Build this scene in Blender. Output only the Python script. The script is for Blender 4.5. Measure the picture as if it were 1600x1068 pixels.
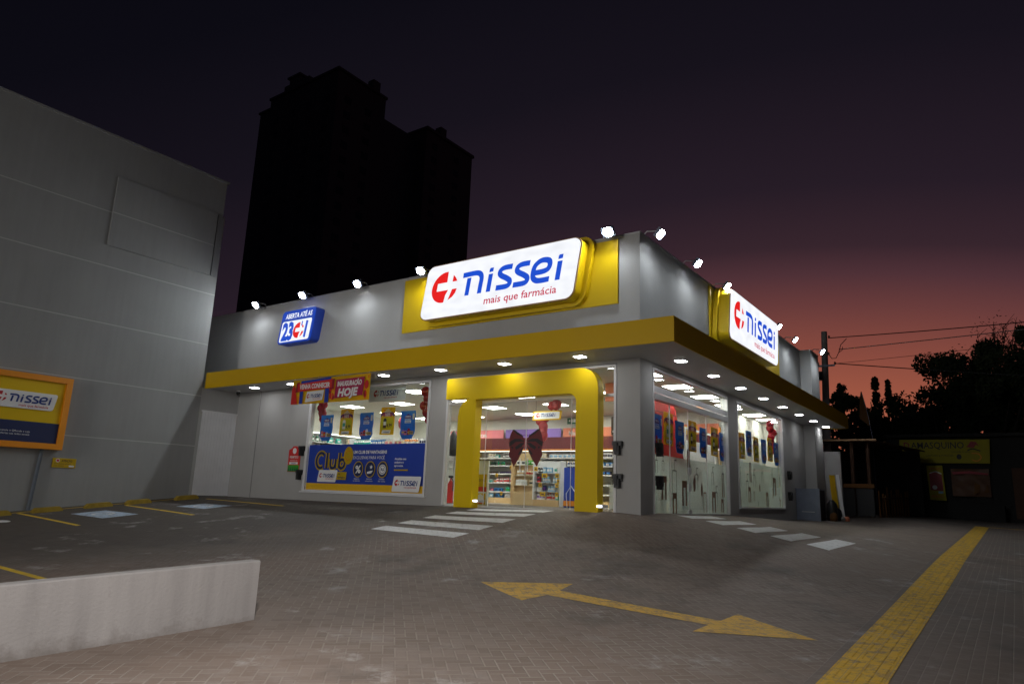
import bpy, math, random
from mathutils import Matrix, Vector
random.seed(7)
R = math.radians
for o in list(bpy.data.objects): bpy.data.objects.remove(o)
SC = bpy.context.scene
COL = SC.collection

# ---------------------------------------------------------------- camera
def cam_axes(yaw, pitch, roll):
    cy, sy, cp, sp = math.cos(yaw), math.sin(yaw), math.cos(pitch), math.sin(pitch)
    f = Vector((-sy*cp, cy*cp, sp)); r = Vector((cy, sy, 0)); u = r.cross(f)
    c, s = math.cos(roll), math.sin(roll)
    return f, c*r + s*u, -s*r + c*u
CAM = Vector((6.358, -13.622, 0.293))
f_, r_, u_ = cam_axes(R(35.69), R(12.40), R(2.12))
cd = bpy.data.cameras.new('camera'); cam = bpy.data.objects.new('camera', cd); COL.objects.link(cam)
cam.matrix_world = Matrix(((r_.x, u_.x, -f_.x, CAM.x), (r_.y, u_.y, -f_.y, CAM.y), (r_.z, u_.z, -f_.z, CAM.z), (0, 0, 0, 1)))
cd.sensor_width = 36; cd.lens = 1088.26/1600*36; cd.clip_end = 3000; cd.clip_start = .05
SC.camera = cam

# ---------------------------------------------------------------- view, world
SC.view_settings.view_transform = 'Standard'; SC.view_settings.look = 'None'
SC.view_settings.gamma = 1; SC.view_settings.exposure = 0
SC.cycles.use_denoising = True
SC.cycles.sample_clamp_indirect = 4
SC.cycles.max_bounces = 8; SC.cycles.transparent_max_bounces = 12
def lin(r, g, b):
    return tuple((c/255/12.92 if c/255 <= .04045 else ((c/255+.055)/1.055)**2.4) for c in (r, g, b))
class NT:
    """small node builder"""
    def __init__(s, tree): s.t = tree; s.n = tree.nodes; s.l = tree.links
    def v(s, sock, val):
        if isinstance(val, bpy.types.NodeSocket): s.l.new(val, sock)
        elif val is not None: sock.default_value = val
    def m(s, op, a, b=None, c=None):
        n = s.n.new('ShaderNodeMath'); n.operation = op
        for k, q in enumerate((a, b, c)): s.v(n.inputs[k], q)
        return n.outputs[0]
    def mix(s, f, a, b):
        n = s.n.new('ShaderNodeMix'); n.data_type = 'RGBA'
        s.v(n.inputs[0], f); s.v(n.inputs[6], a if not isinstance(a, tuple) else a[:3]+(1,)); s.v(n.inputs[7], b if not isinstance(b, tuple) else b[:3]+(1,))
        return n.outputs[2]
    def noise(s, vec, scale, detail=4, rough=.55):
        n = s.n.new('ShaderNodeTexNoise'); n.inputs['Scale'].default_value = scale; n.inputs['Detail'].default_value = detail
        n.inputs['Roughness'].default_value = rough; s.l.new(vec, n.inputs['Vector']); return n.outputs[0]
    def ramp(s, f, pts):
        n = s.n.new('ShaderNodeValToRGB'); e = n.color_ramp.elements
        while len(e) < len(pts): e.new(.5)
        for k, (p, c) in enumerate(pts): e[k].position = p; e[k].color = (c if isinstance(c, tuple) else (c,)*3)[:3]+(1,)
        s.l.new(f, n.inputs[0]); return n.outputs[0]
    def pos(s):
        return s.n.new('ShaderNodeNewGeometry').outputs['Position']
    def mapv(s, vec, scale=(1, 1, 1), rot=(0, 0, 0), loc=(0, 0, 0)):
        n = s.n.new('ShaderNodeMapping'); n.inputs['Scale'].default_value = scale; n.inputs['Rotation'].default_value = rot
        n.inputs['Location'].default_value = loc; s.l.new(vec, n.inputs['Vector']); return n.outputs[0]
    def sep(s, vec):
        n = s.n.new('ShaderNodeSeparateXYZ'); s.l.new(vec, n.inputs[0]); return n.outputs
W = bpy.data.worlds.new('World'); SC.world = W; W.use_nodes = True
w = NT(W.node_tree)
tc = w.n.new('ShaderNodeTexCoord').outputs['Generated']
x, y, z = w.sep(tc)
el = w.m('DEGREES', w.m('ARCSINE', w.m('MAXIMUM', w.m('MINIMUM', z, 1), -1)))
hl = w.m('SQRT', w.m('ADD', w.m('MULTIPLY', x, x), w.m('ADD', w.m('MULTIPLY', y, y), 1e-5)))
gx, gy = -math.sin(R(16)), math.cos(R(16))           # the glow of the sun that has set lies just left of the street
cosa = w.m('DIVIDE', w.m('ADD', w.m('MULTIPLY', x, gx), w.m('MULTIPLY', y, gy)), hl)
t = w.m('ADD', el, w.m('MULTIPLY', w.m('SUBTRACT', 1, cosa), 40))
sky = w.ramp(w.m('DIVIDE', t, 60), [(0, lin(178, 98, 70)), (.14, lin(160, 88, 68)), (.19, lin(138, 76, 64)), (.25, lin(106, 61, 60)),
      (.29, lin(80, 50, 56)), (.325, lin(56, 38, 46)), (.40, lin(39, 29, 39)), (.56, lin(23, 19, 28)), (.75, lin(13, 12, 20)), (1, lin(8, 8, 15))])
sky = w.mix(w.m('LESS_THAN', el, -1), sky, lin(14, 12, 12))
bg = W.node_tree.nodes['Background']; w.l.new(sky, bg.inputs[0]); bg.inputs[1].default_value = .95

# ---------------------------------------------------------------- two added lamps, both out of view
def area(name, loc, to, size, power, col=(1, 1, 1), spread=180, sy=None):
    l = bpy.data.lights.new(name, 'AREA'); l.energy = power; l.size = size; l.color = col; l.spread = R(spread)
    if sy: l.shape = 'RECTANGLE'; l.size_y = sy
    o = bpy.data.objects.new(name, l); COL.objects.link(o); o.location = loc
    o.rotation_euler = (Vector(to)-Vector(loc)).to_track_quat('-Z', 'Y').to_euler(); return o
area('added_lamp', (4.6, -12.6, 2.75), (1.2, -9.6, -1), .35, 150, (1, .96, .93), 125)  # added to brighten the foreground, stands in for a light near the camera
area('added_lamp', (-8.5, -29, 5.5), (-5, 0, 2.5), 3.5, 620, (1, .97, .93), 120)  # added to brighten the shop front, stands in for street lighting

# ---------------------------------------------------------------- materials
MATS = {}
def pr(name):
    m = bpy.data.materials.new(name); m.use_nodes = True; MATS[name] = m
    return m, NT(m.node_tree), m.node_tree.nodes['Principled BSDF']
def mat(name, col, rough=.6, metal=0, var=.08, scale=3, bump=0, bscale=60, spec=.5):
    m, n, b = pr(name); p = n.pos()
    if var:
        f = n.noise(p, scale, 5, .6)
        c = n.mix(f, tuple(v*(1-var*1.6) for v in col), tuple(min(1, v*(1+var*1.6)) for v in col)); n.l.new(c, b.inputs['Base Color'])
        n.l.new(n.m('ADD', rough-.1, n.m('MULTIPLY', f, .2)), b.inputs['Roughness'])
    else:
        b.inputs['Base Color'].default_value = col+(1,); b.inputs['Roughness'].default_value = rough
    b.inputs['Metallic'].default_value = metal; b.inputs['Specular IOR Level'].default_value = spec
    if bump:
        bn = n.n.new('ShaderNodeBump'); bn.inputs['Strength'].default_value = bump; bn.inputs['Distance'].default_value = .01
        n.l.new(n.noise(p, bscale, 3), bn.inputs['Height']); n.l.new(bn.outputs[0], b.inputs['Normal'])
    return m
def emit(name, col, strength, uneven=0, us=2.0):
    m, n, b = pr(name); b.inputs['Base Color'].default_value = (.0, .0, .0, 1); b.inputs['Roughness'].default_value = .4
    b.inputs['Emission Color'].default_value = col+(1,); b.inputs['Emission Strength'].default_value = strength
    if uneven:
        f = n.noise(n.mapv(n.pos(), (1, 1, 2.2)), us, 2, .4)
        n.l.new(n.m('ADD', strength*(1-uneven), n.m('MULTIPLY', f, strength*uneven*2)), b.inputs['Emission Strength'])
    return m
def plaster(name, col, fine=.25, streak=.06):
    """painted render with faint trowel mottling, stains and running streaks"""
    m, n, b = pr(name); p = n.pos()
    f = n.noise(p, .9, 6, .6); g = n.noise(n.mapv(p, (3, 3, .25)), 2.2, 4)
    k = n.m('ADD', n.m('MULTIPLY', n.m('SUBTRACT', f, .5), .22), n.m('MULTIPLY', n.m('SUBTRACT', g, .5), streak*4))
    k = n.m('ADD', 1, k)
    mx = n.n.new('ShaderNodeVectorMath'); mx.operation = 'SCALE'; mx.inputs[0].default_value = col; n.l.new(k, mx.inputs['Scale'])
    n.l.new(mx.outputs[0], b.inputs['Base Color']); b.inputs['Roughness'].default_value = .8; b.inputs['Specular IOR Level'].default_value = .25
    bn = n.n.new('ShaderNodeBump'); bn.inputs['Strength'].default_value = fine; bn.inputs['Distance'].default_value = .012
    n.l.new(n.noise(p, 38, 4, .65), bn.inputs['Height']); n.l.new(bn.outputs[0], b.inputs['Normal'])
    return m
plaster('wall_grey', (.40, .395, .385), .3, .02)
plaster('parapet_grey', (.44, .44, .44), .55, .015)
plaster('neighbour', (.285, .287, .285), .3, .045)
mat('groove', (.42, .42, .41), .8)
mat('joint_dark', (.12, .12, .12), .8, var=0)
plaster('low_wall', (.37, .35, .34), .45, .12)
m = MATS['low_wall']; n = NT(m.node_tree); b = n.n['Principled BSDF']; cl = b.inputs['Base Color'].links[0].from_socket; P_ = n.pos(); zz_ = n.sep(P_)[2]
g1 = n.noise(P_, 5, 6, .7)                                   # splashed dirt along the foot, scuffs and drips
foot = n.ramp(n.m('SUBTRACT', n.m('ADD', n.m('MULTIPLY', n.m('ADD', zz_, 1.1), -2.6), 1), n.m('MULTIPLY', g1, 1.1)), [(.0, 0.0), (.35, .5)])
scuff = n.ramp(n.noise(n.mapv(P_, (1, 2.2, .6)), 3.2, 7, .75), [(.62, 0.0), (.74, .25)])
n.l.new(n.mix(scuff, n.mix(foot, cl, (.13, .105, .085)), (.19, .165, .145)), b.inputs['Base Color'])
mat('fascia', (.68, .42, .003), .5, var=.04, scale=.8, spec=.2)
mat('amber', (.72, .42, .008), .45, var=.03)
mat('fascia_joint', (.16, .09, .004), .6, var=0)
mat('panel_yellow', (.72, .49, .005), .42, var=.03, scale=.8, spec=.3)
mat('arch_yellow', (.72, .50, .004), .5, var=.03, scale=.8, spec=.2)
mat('soffit', (.42, .42, .42), .5, var=.05)
mat('alu', (.62, .63, .64), .35, .6, var=.05)
mat('alu_white', (.66, .66, .67), .45, var=.05)
mat('gate_white', (.70, .70, .71), .55, var=.08, scale=2)
mat('black', (.012, .012, .013), .45, var=0)
mat('near_black', (.03, .03, .032), .6, var=0)
mat('dark_pipe', (.10, .12, .15), .5, var=.1)
mat('white', (.78, .78, .78), .5, var=.03)
mat('ceiling', (.76, .755, .66), .8, var=.02)
mat('store_wall', (.66, .66, .60), .75, var=.03)
mat('store_floor', (.66, .65, .61), .25, var=.05)
mat('shelf_grey', (.55, .55, .53), .5, var=.05)
mat('wood', (.55, .37, .18), .5, var=.15, scale=6)
mat('maroon', (.13, .012, .018), .45, var=.06)
mat('orange', (.75, .25, .012), .5, var=.03)
mat('frame_orange', (.80, .28, .003), .45, var=.03)
mat('red', (.62, .02, .018), .5, var=.04)
mat('darkred', (.30, .008, .02), .5, var=.06)
mat('magenta', (.38, .008, .07), .5, var=.05)
mat('blue', (.010, .045, .36), .45, var=.05)
mat('navy', (.006, .016, .085), .5, var=.05)
mat('cyan', (.015, .20, .55), .45, var=.05)
mat('lightblue', (.25, .48, .70), .5, var=.05)
mat('poster_blue', (.02, .20, .62), .4, var=.05)
mat('poster_yellow', (.80, .54, .012), .4, var=.05)
mat('lime', (.66, .68, .015), .4, var=.05)
mat('purple', (.10, .012, .16), .45, var=.05)
mat('lilac', (.26, .16, .52), .5, var=.04)
mat('peach', (.72, .22, .12), .5, var=.04)
mat('green', (.04, .33, .02), .5, var=.05)
mat('darkgreen', (.01, .12, .06), .5, var=.05)
mat('teal', (.03, .40, .33), .5, var=.05)
mat('pink', (.75, .22, .25), .5, var=.06)
mat('cream', (.72, .62, .42), .5, var=.05)
mat('tan', (.58, .42, .22), .5, var=.1)
mat('brown', (.13, .06, .03), .6, var=.15)
mat('ink_blue', (.008, .035, .21), .5, var=0)
mat('ink_red', (.50, .012, .02), .5, var=0)
mat('balloon', (.42, .012, .03), .22, var=.05)
mat('balloon_pink', (.62, .12, .13), .22, var=.05)
mat('bow_red', (.11, .005, .008), .5, var=.1, scale=8)
mat('bow_black', (.012, .006, .008), .5, var=0)
mat('galv', (.20, .23, .30), .45, .5, var=.15, scale=4)
mat('tower', (.16, .16, .18), .9, var=.05)
mat('tower_glass', (.05, .05, .06), .15, var=0)
mat('timber_dark', (.07, .03, .015), .8, var=.3, scale=5)
mat('timber_edge', (.34, .20, .10), .8, var=.2, scale=5)
mat('timber_rail', (.15, .06, .01), .8, var=.2, scale=5)
mat('kiosk_yellow', (.36, .31, .008), .7, var=.1)
mat('kiosk_wall', (.018, .017, .016), .9, var=.2)
mat('wheel_stop_yellow', (.34, .23, .02), .7, var=.3, scale=6)
mat('concrete', (.26, .25, .24), .85, var=.2, scale=4, bump=.3)
mat('leaf', (.035, .05, .022), .7, var=.35, scale=1.5)
mat('leaf_light', (.06, .08, .035), .6, var=.35, scale=1.5)
mat('bark', (.05, .04, .03), .9, var=.3)
mat('leather', (.05, .035, .03), .6, var=.2)
mat('cable', (.012, .012, .012), .5, var=0)
mat('steel_cable', (.3, .3, .3), .4, .8, var=0)
mat('glass_dome', (.01, .01, .01), .08, var=0)
emit('sign_white', (.93, .95, 1), 1.0, .16, 2.4)
emit('sign_blue', (.008, .075, .62), 1.0, .1)
emit('sign_red', (.80, .012, .012), 1.0, .1)
emit('sign_crimson', (.55, .02, .06), 1.0)
emit('sign_blue_field', (.006, .05, .42), 1.0, .15)
emit('flood_led', (.90, .96, 1), 350)
emit('down_led', (.95, .97, 1), 40)
emit('panel_led', (1, .975, .90), 25)
emit('strip_led', (1, .97, .88), 4)
emit('step_led', (.9, .93, 1), 3)
emit('warm_led', (1, .45, .18), 3)
def translucent(name, k=.4):
    m = MATS[name]; n = NT(m.node_tree); b = n.n['Principled BSDF']; t = n.n.new('ShaderNodeBsdfTranslucent'); ms = n.n.new('ShaderNodeMixShader'); ms.inputs[0].default_value = k
    s_ = b.inputs['Base Color']
    if s_.links: n.l.new(s_.links[0].from_socket, t.inputs[0])
    else: t.inputs[0].default_value = s_.default_value
    n.l.new(b.outputs[0], ms.inputs[1]); n.l.new(t.outputs[0], ms.inputs[2]); n.l.new(ms.outputs[0], n.n['Material Output'].inputs[0])
for q in ('poster_blue', 'poster_yellow', 'lime', 'balloon', 'balloon_pink'): translucent(q, .45)
# clear glass: lets light straight through and mirrors by angle
m, n, b = pr('glass'); n.n.remove(b)
tr = n.n.new('ShaderNodeBsdfTransparent'); tr.inputs[0].default_value = (.90, .93, .91, 1)
gl = n.n.new('ShaderNodeBsdfGlossy'); gl.inputs['Roughness'].default_value = .01
fr = n.n.new('ShaderNodeLayerWeight'); fr.inputs[0].default_value = .5
ff = n.m('ADD', .045, n.m('MULTIPLY', n.m('POWER', fr.outputs['Facing'], 5), .9))
ms = n.n.new('ShaderNodeMixShader'); n.l.new(ff, ms.inputs[0]); n.l.new(tr.outputs[0], ms.inputs[1]); n.l.new(gl.outputs[0], ms.inputs[2])
n.l.new(ms.outputs[0], n.n['Material Output'].inputs[0])
# frosted film
m, n, b = pr('frosted'); n.n.remove(b)
df = n.n.new('ShaderNodeBsdfDiffuse'); df.inputs[0].default_value = (.42, .47, .45, 1)
tl = n.n.new('ShaderNodeBsdfTranslucent'); tl.inputs[0].default_value = (.82, .92, .88, 1)
tr = n.n.new('ShaderNodeBsdfTransparent'); tr.inputs[0].default_value = (.7, .76, .74, 1)
m1 = n.n.new('ShaderNodeMixShader'); m1.inputs[0].default_value = .55
m2 = n.n.new('ShaderNodeMixShader'); m2.inputs[0].default_value = .18
n.l.new(df.outputs[0], m1.inputs[1]); n.l.new(tl.outputs[0], m1.inputs[2]); n.l.new(m1.outputs[0], m2.inputs[1]); n.l.new(tr.outputs[0], m2.inputs[2])
n.l.new(m2.outputs[0], n.n['Material Output'].inputs[0])

# herringbone pavers, with or without paint over them
def pavers(name, paint=None, wear=.5):
    m, n, b = pr(name); P = n.pos(); q = n.mapv(P, (1, 1, 1), (0, 0, R(45)))
    X, Y, _ = n.sep(q)
    U = .10
    xs, ys = n.m('DIVIDE', X, U), n.m('DIVIDE', Y, U)
    i, j = n.m('FLOOR', xs), n.m('FLOOR', ys); fx, fy = n.m('FRACT', xs), n.m('FRACT', ys)
    k = n.m('FLOORED_MODULO', n.m('SUBTRACT', i, j), 4)
    hz = n.m('LESS_THAN', k, 1.5); k1 = n.m('COMPARE', k, 1, .1); k2 = n.m('COMPARE', k, 2, .1)
    def sel(a, bb): return n.m('ADD', n.m('MULTIPLY', hz, a), n.m('MULTIPLY', n.m('SUBTRACT', 1, hz), bb))
    L = sel(n.m('ADD', fx, k1), n.m('ADD', fy, k2)); S = sel(fy, fx)
    ed = n.m('MINIMUM', n.m('MINIMUM', L, n.m('SUBTRACT', 2, L)), n.m('MINIMUM', S, n.m('SUBTRACT', 1, S)))
    wob = n.noise(P, 25, 3)
    # the pavement strip by the street is laid in straight courses
    br = n.n.new('ShaderNodeTexBrick'); n.l.new(n.mapv(P, (1, 1, 1), (0, 0, R(90))), br.inputs['Vector'])
    br.inputs['Scale'].default_value = 1; br.inputs['Brick Width'].default_value = .2; br.inputs['Row Height'].default_value = .1
    br.inputs['Mortar Size'].default_value = .006; br.inputs['Mortar Smooth'].default_value = .6
    br.inputs['Color1'].default_value = (.1, .1, .1, 1); br.inputs['Color2'].default_value = (.9, .9, .9, 1)
    px, py, pz = n.sep(P)
    side = n.m('GREATER_THAN', px, 4.9)
    mort1 = n.m('SMOOTH_MIN', 1, n.m('MULTIPLY', n.m('MAXIMUM', n.m('SUBTRACT', n.m('ADD', ed, n.m('MULTIPLY', wob, .05)), .055), 0), 14), .1)
    mort2 = n.m('SUBTRACT', 1, br.outputs['Fac'])
    top = n.m('ADD', n.m('MULTIPLY', n.m('SUBTRACT', 1, side), mort1), n.m('MULTIPLY', side, mort2))
    ci = n.m('SUBTRACT', i, k1); cj = n.m('SUBTRACT', j, k2)
    cb = n.n.new('ShaderNodeCombineXYZ'); n.l.new(ci, cb.inputs[0]); n.l.new(cj, cb.inputs[1])
    wn = n.n.new('ShaderNodeTexWhiteNoise'); wn.noise_dimensions = '2D'; n.l.new(cb.outputs[0], wn.inputs['Vector'])
    rnd = wn.outputs[0]
    big = n.noise(P, .35, 5, .6); mid = n.noise(P, 2.2, 5, .65); fine = n.noise(P, 60, 3)
    base = n.mix(rnd, (.160, .118, .094), (.215, .170, .142))
    base = n.mix(n.m('MULTIPLY', side, .6), base, (.12, .112, .108))
    base = n.mix(n.m('MULTIPLY', fine, .35), base, (.28, .255, .235))
    base = n.mix(n.ramp(big, [(.35, 0.0), (.7, .55)]), base, (.24, .165, .125))
    base = n.mix(n.ramp(mid, [(.55, 0.0), (.8, .55)]), base, (.34, .315, .30))
    jc = n.mix(big, (.27, .215, .17), (.32, .295, .27))
    # cement dust and dirt
    jw = n.ramp(n.noise(P, 1.3, 5, .6), [(.35, .25), (.65, 1.0)])
    jc = n.mix(jw, base, jc)
    col = n.mix(top, jc, base)
    oil = n.ramp(n.noise(n.mapv(P, (1, 1, 1), (0, 0, .4), (7, 3, 0)), .55, 6, .7), [(.56, 0.0), (.72, .6)])
    col = n.mix(oil, col, (.075, .065, .06))
    # pavers darken towards the parking bays, with a noisy edge
    mr = n.n.new('ShaderNodeMapRange'); mr.interpolation_type = 'SMOOTHSTEP'; n.l.new(n.m('ADD', n.m('ADD', px, n.m('MULTIPLY', py, -.35)), n.m('MULTIPLY', n.noise(P, .5, 5, .6), 5)), mr.inputs[0])
    mr.inputs[1].default_value = -2.5; mr.inputs[2].default_value = 3; mr.inputs[3].default_value = .75; mr.inputs[4].default_value = 0
    col = n.mix(mr.outputs[0], col, (.045, .042, .038))
    dust = n.ramp(n.noise(P, .9, 7, .7), [(.60, 0.0), (.73, .75)])
    col = n.mix(dust, col, (.50, .49, .475))
    if paint:
        wv = n.ramp(n.noise(P, 7, 8, .8), [(.30+.08*wear, 0.15), (.42+.12*wear, 1.0)])
        wv = n.m('MULTIPLY', wv, n.m('ADD', 1-.45*wear, n.m('MULTIPLY', top, .45*wear)))
        tint = n.mix(n.noise(P, 4, 5, .7), tuple(c*.72 for c in paint), tuple(min(1, c*1.2) for c in paint))
        col = n.mix(wv, col, tint)
    n.l.new(col, b.inputs['Base Color'])
    n.l.new(n.m('ADD', .62, n.m('MULTIPLY', mid, .3)), b.inputs['Roughness']); b.inputs['Specular IOR Level'].default_value = .3
    bn = n.n.new('ShaderNodeBump'); bn.inputs['Strength'].default_value = .5 if not paint else .35; bn.inputs['Distance'].default_value = .006
    n.l.new(n.m('ADD', n.m('MULTIPLY', top, 1), n.m('ADD', n.m('MULTIPLY', fine, .35), n.m('MULTIPLY', rnd, .25))), bn.inputs['Height'])
    n.l.new(bn.outputs[0], b.inputs['Normal'])
pavers('pavers'); pavers('paint_white', (.80, .80, .80), .3); pavers('paint_yellow', (.74, .45, .08), .75)
pavers('paint_parking', (.78, .52, .035), .3); pavers('paint_blue', (.50, .62, .76), .6); pavers('tactile', (.74, .45, .035), .8)

# ---------------------------------------------------------------- mesh builder
class MB:
    def __init__(s, M=None): s.V = []; s.F = []; s.I = []; s.S = []; s.mats = []; s.M = M or Matrix(); s.w = 0
    def mi(s, m):
        if m not in s.mats: s.mats.append(m)
        return s.mats.index(m)
    def add(s, vs, fs, m, smooth=False):
        k = len(s.V); s.V += [s.M @ Vector(v) for v in vs]; i = s.mi(m)
        for f in fs: s.F.append([k+a for a in f]); s.I.append(i); s.S.append(smooth)
        return s
    def box(s, x0, x1, y0, y1, z0, z1, m):
        vs = [(a, b, c) for a in (x0, x1) for b in (y0, y1) for c in (z0, z1)]
        return s.add(vs, [(0, 1, 3, 2), (4, 6, 7, 5), (0, 4, 5, 1), (2, 3, 7, 6), (0, 2, 6, 4), (1, 5, 7, 3)], m)
    def prism(s, pts, w0, w1, m, edge=None):
        """outline (u,v) extruded along w"""
        a = sum(pts[i][0]*pts[(i+1) % len(pts)][1]-pts[(i+1) % len(pts)][0]*pts[i][1] for i in range(len(pts)))
        if a < 0: pts = pts[::-1]
        k = len(pts); vs = [(u, v, w0) for u, v in pts]+[(u, v, w1) for u, v in pts]
        s.add(vs, [tuple(range(k, 2*k))], m); s.add(vs, [tuple(range(k-1, -1, -1))], m)
        return s.add(vs, [(i, (i+1) % k, (i+1) % k+k, i+k) for i in range(k)], edge or m)
    def tube(s, pts, r, m, n=8, r1=None, smooth=True):
        pts = [Vector(p) for p in pts]; vs = []; fs = []
        for i, p in enumerate(pts):
            d = (pts[min(i+1, len(pts)-1)]-pts[max(i-1, 0)]).normalized()
            a = d.orthogonal().normalized(); b = d.cross(a)
            if i and n > 3:
                pa = Vector(prev); a = (pa-d*pa.dot(d)).normalized(); b = d.cross(a)
            prev = a; rr = r+(r1-r)*i/(len(pts)-1) if r1 is not None else r
            vs += [p+rr*(math.cos(2*math.pi*k/n)*a+math.sin(2*math.pi*k/n)*b) for k in range(n)]
        for i in range(len(pts)-1):
            for k in range(n): fs.append((i*n+k, i*n+(k+1) % n, (i+1)*n+(k+1) % n, (i+1)*n+k))
        s.add(vs, fs, m, smooth); L = (len(pts)-1)*n
        return s.add(vs, [tuple(range(n-1, -1, -1)), tuple(range(L, L+n))], m)
    def lathe(s, prof, m, n=14, c=(0, 0, 0), smooth=True):
        vs = [(c[0]+r*math.cos(2*math.pi*k/n), c[1]+r*math.sin(2*math.pi*k/n), c[2]+z) for r, z in prof for k in range(n)]
        return s.add(vs, [(i*n+k, i*n+(k+1) % n, (i+1)*n+(k+1) % n, (i+1)*n+k) for i in range(len(prof)-1) for k in range(n)], m, smooth)
    # --- flat art in the (u, v) plane, each mark a hair in front of the last
    def up(s): s.w += .0009; return s.w
    def poly(s, pts, m):
        a = sum(pts[i][0]*pts[(i+1) % len(pts)][1]-pts[(i+1) % len(pts)][0]*pts[i][1] for i in range(len(pts)))
        if a < 0: pts = pts[::-1]
        w = s.up(); return s.add([(u, v, w) for u, v in pts], [tuple(range(len(pts)))], m)
    def rect(s, u0, v0, u1, v1, m): return s.poly([(u0, v0), (u1, v0), (u1, v1), (u0, v1)], m)
    def ell(s, cu, cv, ru, rv, m, n=28): return s.poly([(cu+ru*math.cos(2*math.pi*k/n), cv+rv*math.sin(2*math.pi*k/n)) for k in range(n)], m)
    def ring(s, cu, cv, ro, ri, m, n=32):
        w = s.up(); vs = []
        for r in (ro, ri): vs += [(cu+r*math.cos(2*math.pi*k/n), cv+r*math.sin(2*math.pi*k/n), w) for k in range(n)]
        return s.add(vs, [(k, (k+1) % n, n+(k+1) % n, n+k) for k in range(n)], m)
    def stroke(s, pts, wd, m, shear=0, o=(0, 0), sc=1, smooth=True):
        p = [Vector(q) for q in pts]
        if smooth and len(p) > 2:
            q = []
            for i in range(len(p)-1):
                a, b_, c, d = p[max(i-1, 0)], p[i], p[i+1], p[min(i+2, len(p)-1)]
                for k in range(5):
                    t = k/5; q.append(.5*((2*b_)+(c-a)*t+(2*a-5*b_+4*c-d)*t*t+(3*b_-a-3*c+d)*t**3))
            p = q+[p[-1]]
        w = s.up(); vs = []
        for i, a in enumerate(p):
            d = (p[min(i+1, len(p)-1)]-p[max(i-1, 0)]).normalized(); nn = Vector((-d.y, d.x))*wd/2
            for e in (a+nn, a-nn): vs.append((o[0]+sc*(e.x+shear*e.y), o[1]+sc*e.y, w))
        return s.add(vs, [(2*i+1, 2*i+3, 2*i+2, 2*i) for i in range(len(p)-1)], m)
    def text(s, txt, u, v, h, m, align='LEFT', width=None, bold=0, shear=0, vs=1):
        """lettering: h = capital height; width squeezes the line to fit"""
        c = bpy.data.curves.new('t', 'FONT'); c.body = txt; c.align_x = align; c.offset = bold; c.shear = shear; c.resolution_u = 2
        o = bpy.data.objects.new('t', c); COL.objects.link(o); dg = bpy.context.evaluated_depsgraph_get(); dg.update()
        me = bpy.data.meshes.new_from_object(o.evaluated_get(dg)); k = h/.70
        if not me.vertices: bpy.data.objects.remove(o); return s
        x0 = min(a.co.x for a in me.vertices); x1 = max(a.co.x for a in me.vertices); kx = k
        if width: kx = width/(x1-x0)
        off = 0
        if width and align == 'LEFT': off = -x0*kx
        w = s.up()
        s.add([(u+off+a.co.x*kx, v+a.co.y*k*vs, w) for a in me.vertices], [tuple(p.vertices) if p.normal.z > 0 else tuple(p.vertices)[::-1] for p in me.polygons], m)
        bpy.data.objects.remove(o); bpy.data.curves.remove(c); bpy.data.meshes.remove(me); return s
    def mesh(s, name, off=None):
        me = bpy.data.meshes.new(name); o = Vector(off) if off is not None else Vector()
        me.from_pydata([tuple(v-o) for v in s.V], [], s.F)
        for k in s.mats: me.materials.append(MATS[k])
        me.polygons.foreach_set('material_index', s.I); me.polygons.foreach_set('use_smooth', s.S); me.update(); return me
    def build(s, name, parent=None, label=None):
        """one mesh object; coordinates given in the world are kept when the parent's base is elsewhere"""
        off = None
        if parent is not None:
            off = Vector(parent.location)
            if parent.parent is not None: off += parent.parent.location
        o = bpy.data.objects.new(name, s.mesh(name, off)); COL.objects.link(o)
        if parent is not None: o.parent = parent
        if label: o['label'] = label
        return o
def thing(name, label, cat, loc=(0, 0, 0), group=None):
    o = bpy.data.objects.new(name, None); COL.objects.link(o); o.location = loc; o.empty_display_size = .2
    o['label'] = label; o['category'] = cat
    if group: o['group'] = group
    return o
def tag(o, label, cat, group=None):
    o['label'] = label; o['category'] = cat
    if group: o['group'] = group
    return o
def struct(o): o['kind'] = 'structure'; return o
def plane(origin, u, n):
    """matrix of a board: u to the right, z up, n towards the viewer"""
    u = Vector(u).normalized(); n = Vector(n).normalized(); v = n.cross(u)
    return Matrix(((u.x, v.x, n.x, origin[0]), (u.y, v.y, n.y, origin[1]), (u.z, v.z, n.z, origin[2]), (0, 0, 0, 1)))
def FR(x, y, z): return plane((x, y, z), (1, 0, 0), (0, -1, 0))      # faces the forecourt
def SD(x, y, z): return plane((x, y, z), (0, 1, 0), (1, 0, 0))       # faces the street
def bx(x0, x1, y0, y1, z0, z1, m): return MB().box(x0, x1, y0, y1, z0, z1, m)
GX=[-40,-14.6,-9,-4,0,3,5,9,60]
GY=[-40,-14,-9,-6,-3.5,-1,0,3,6,11,19,30,140]
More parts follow.
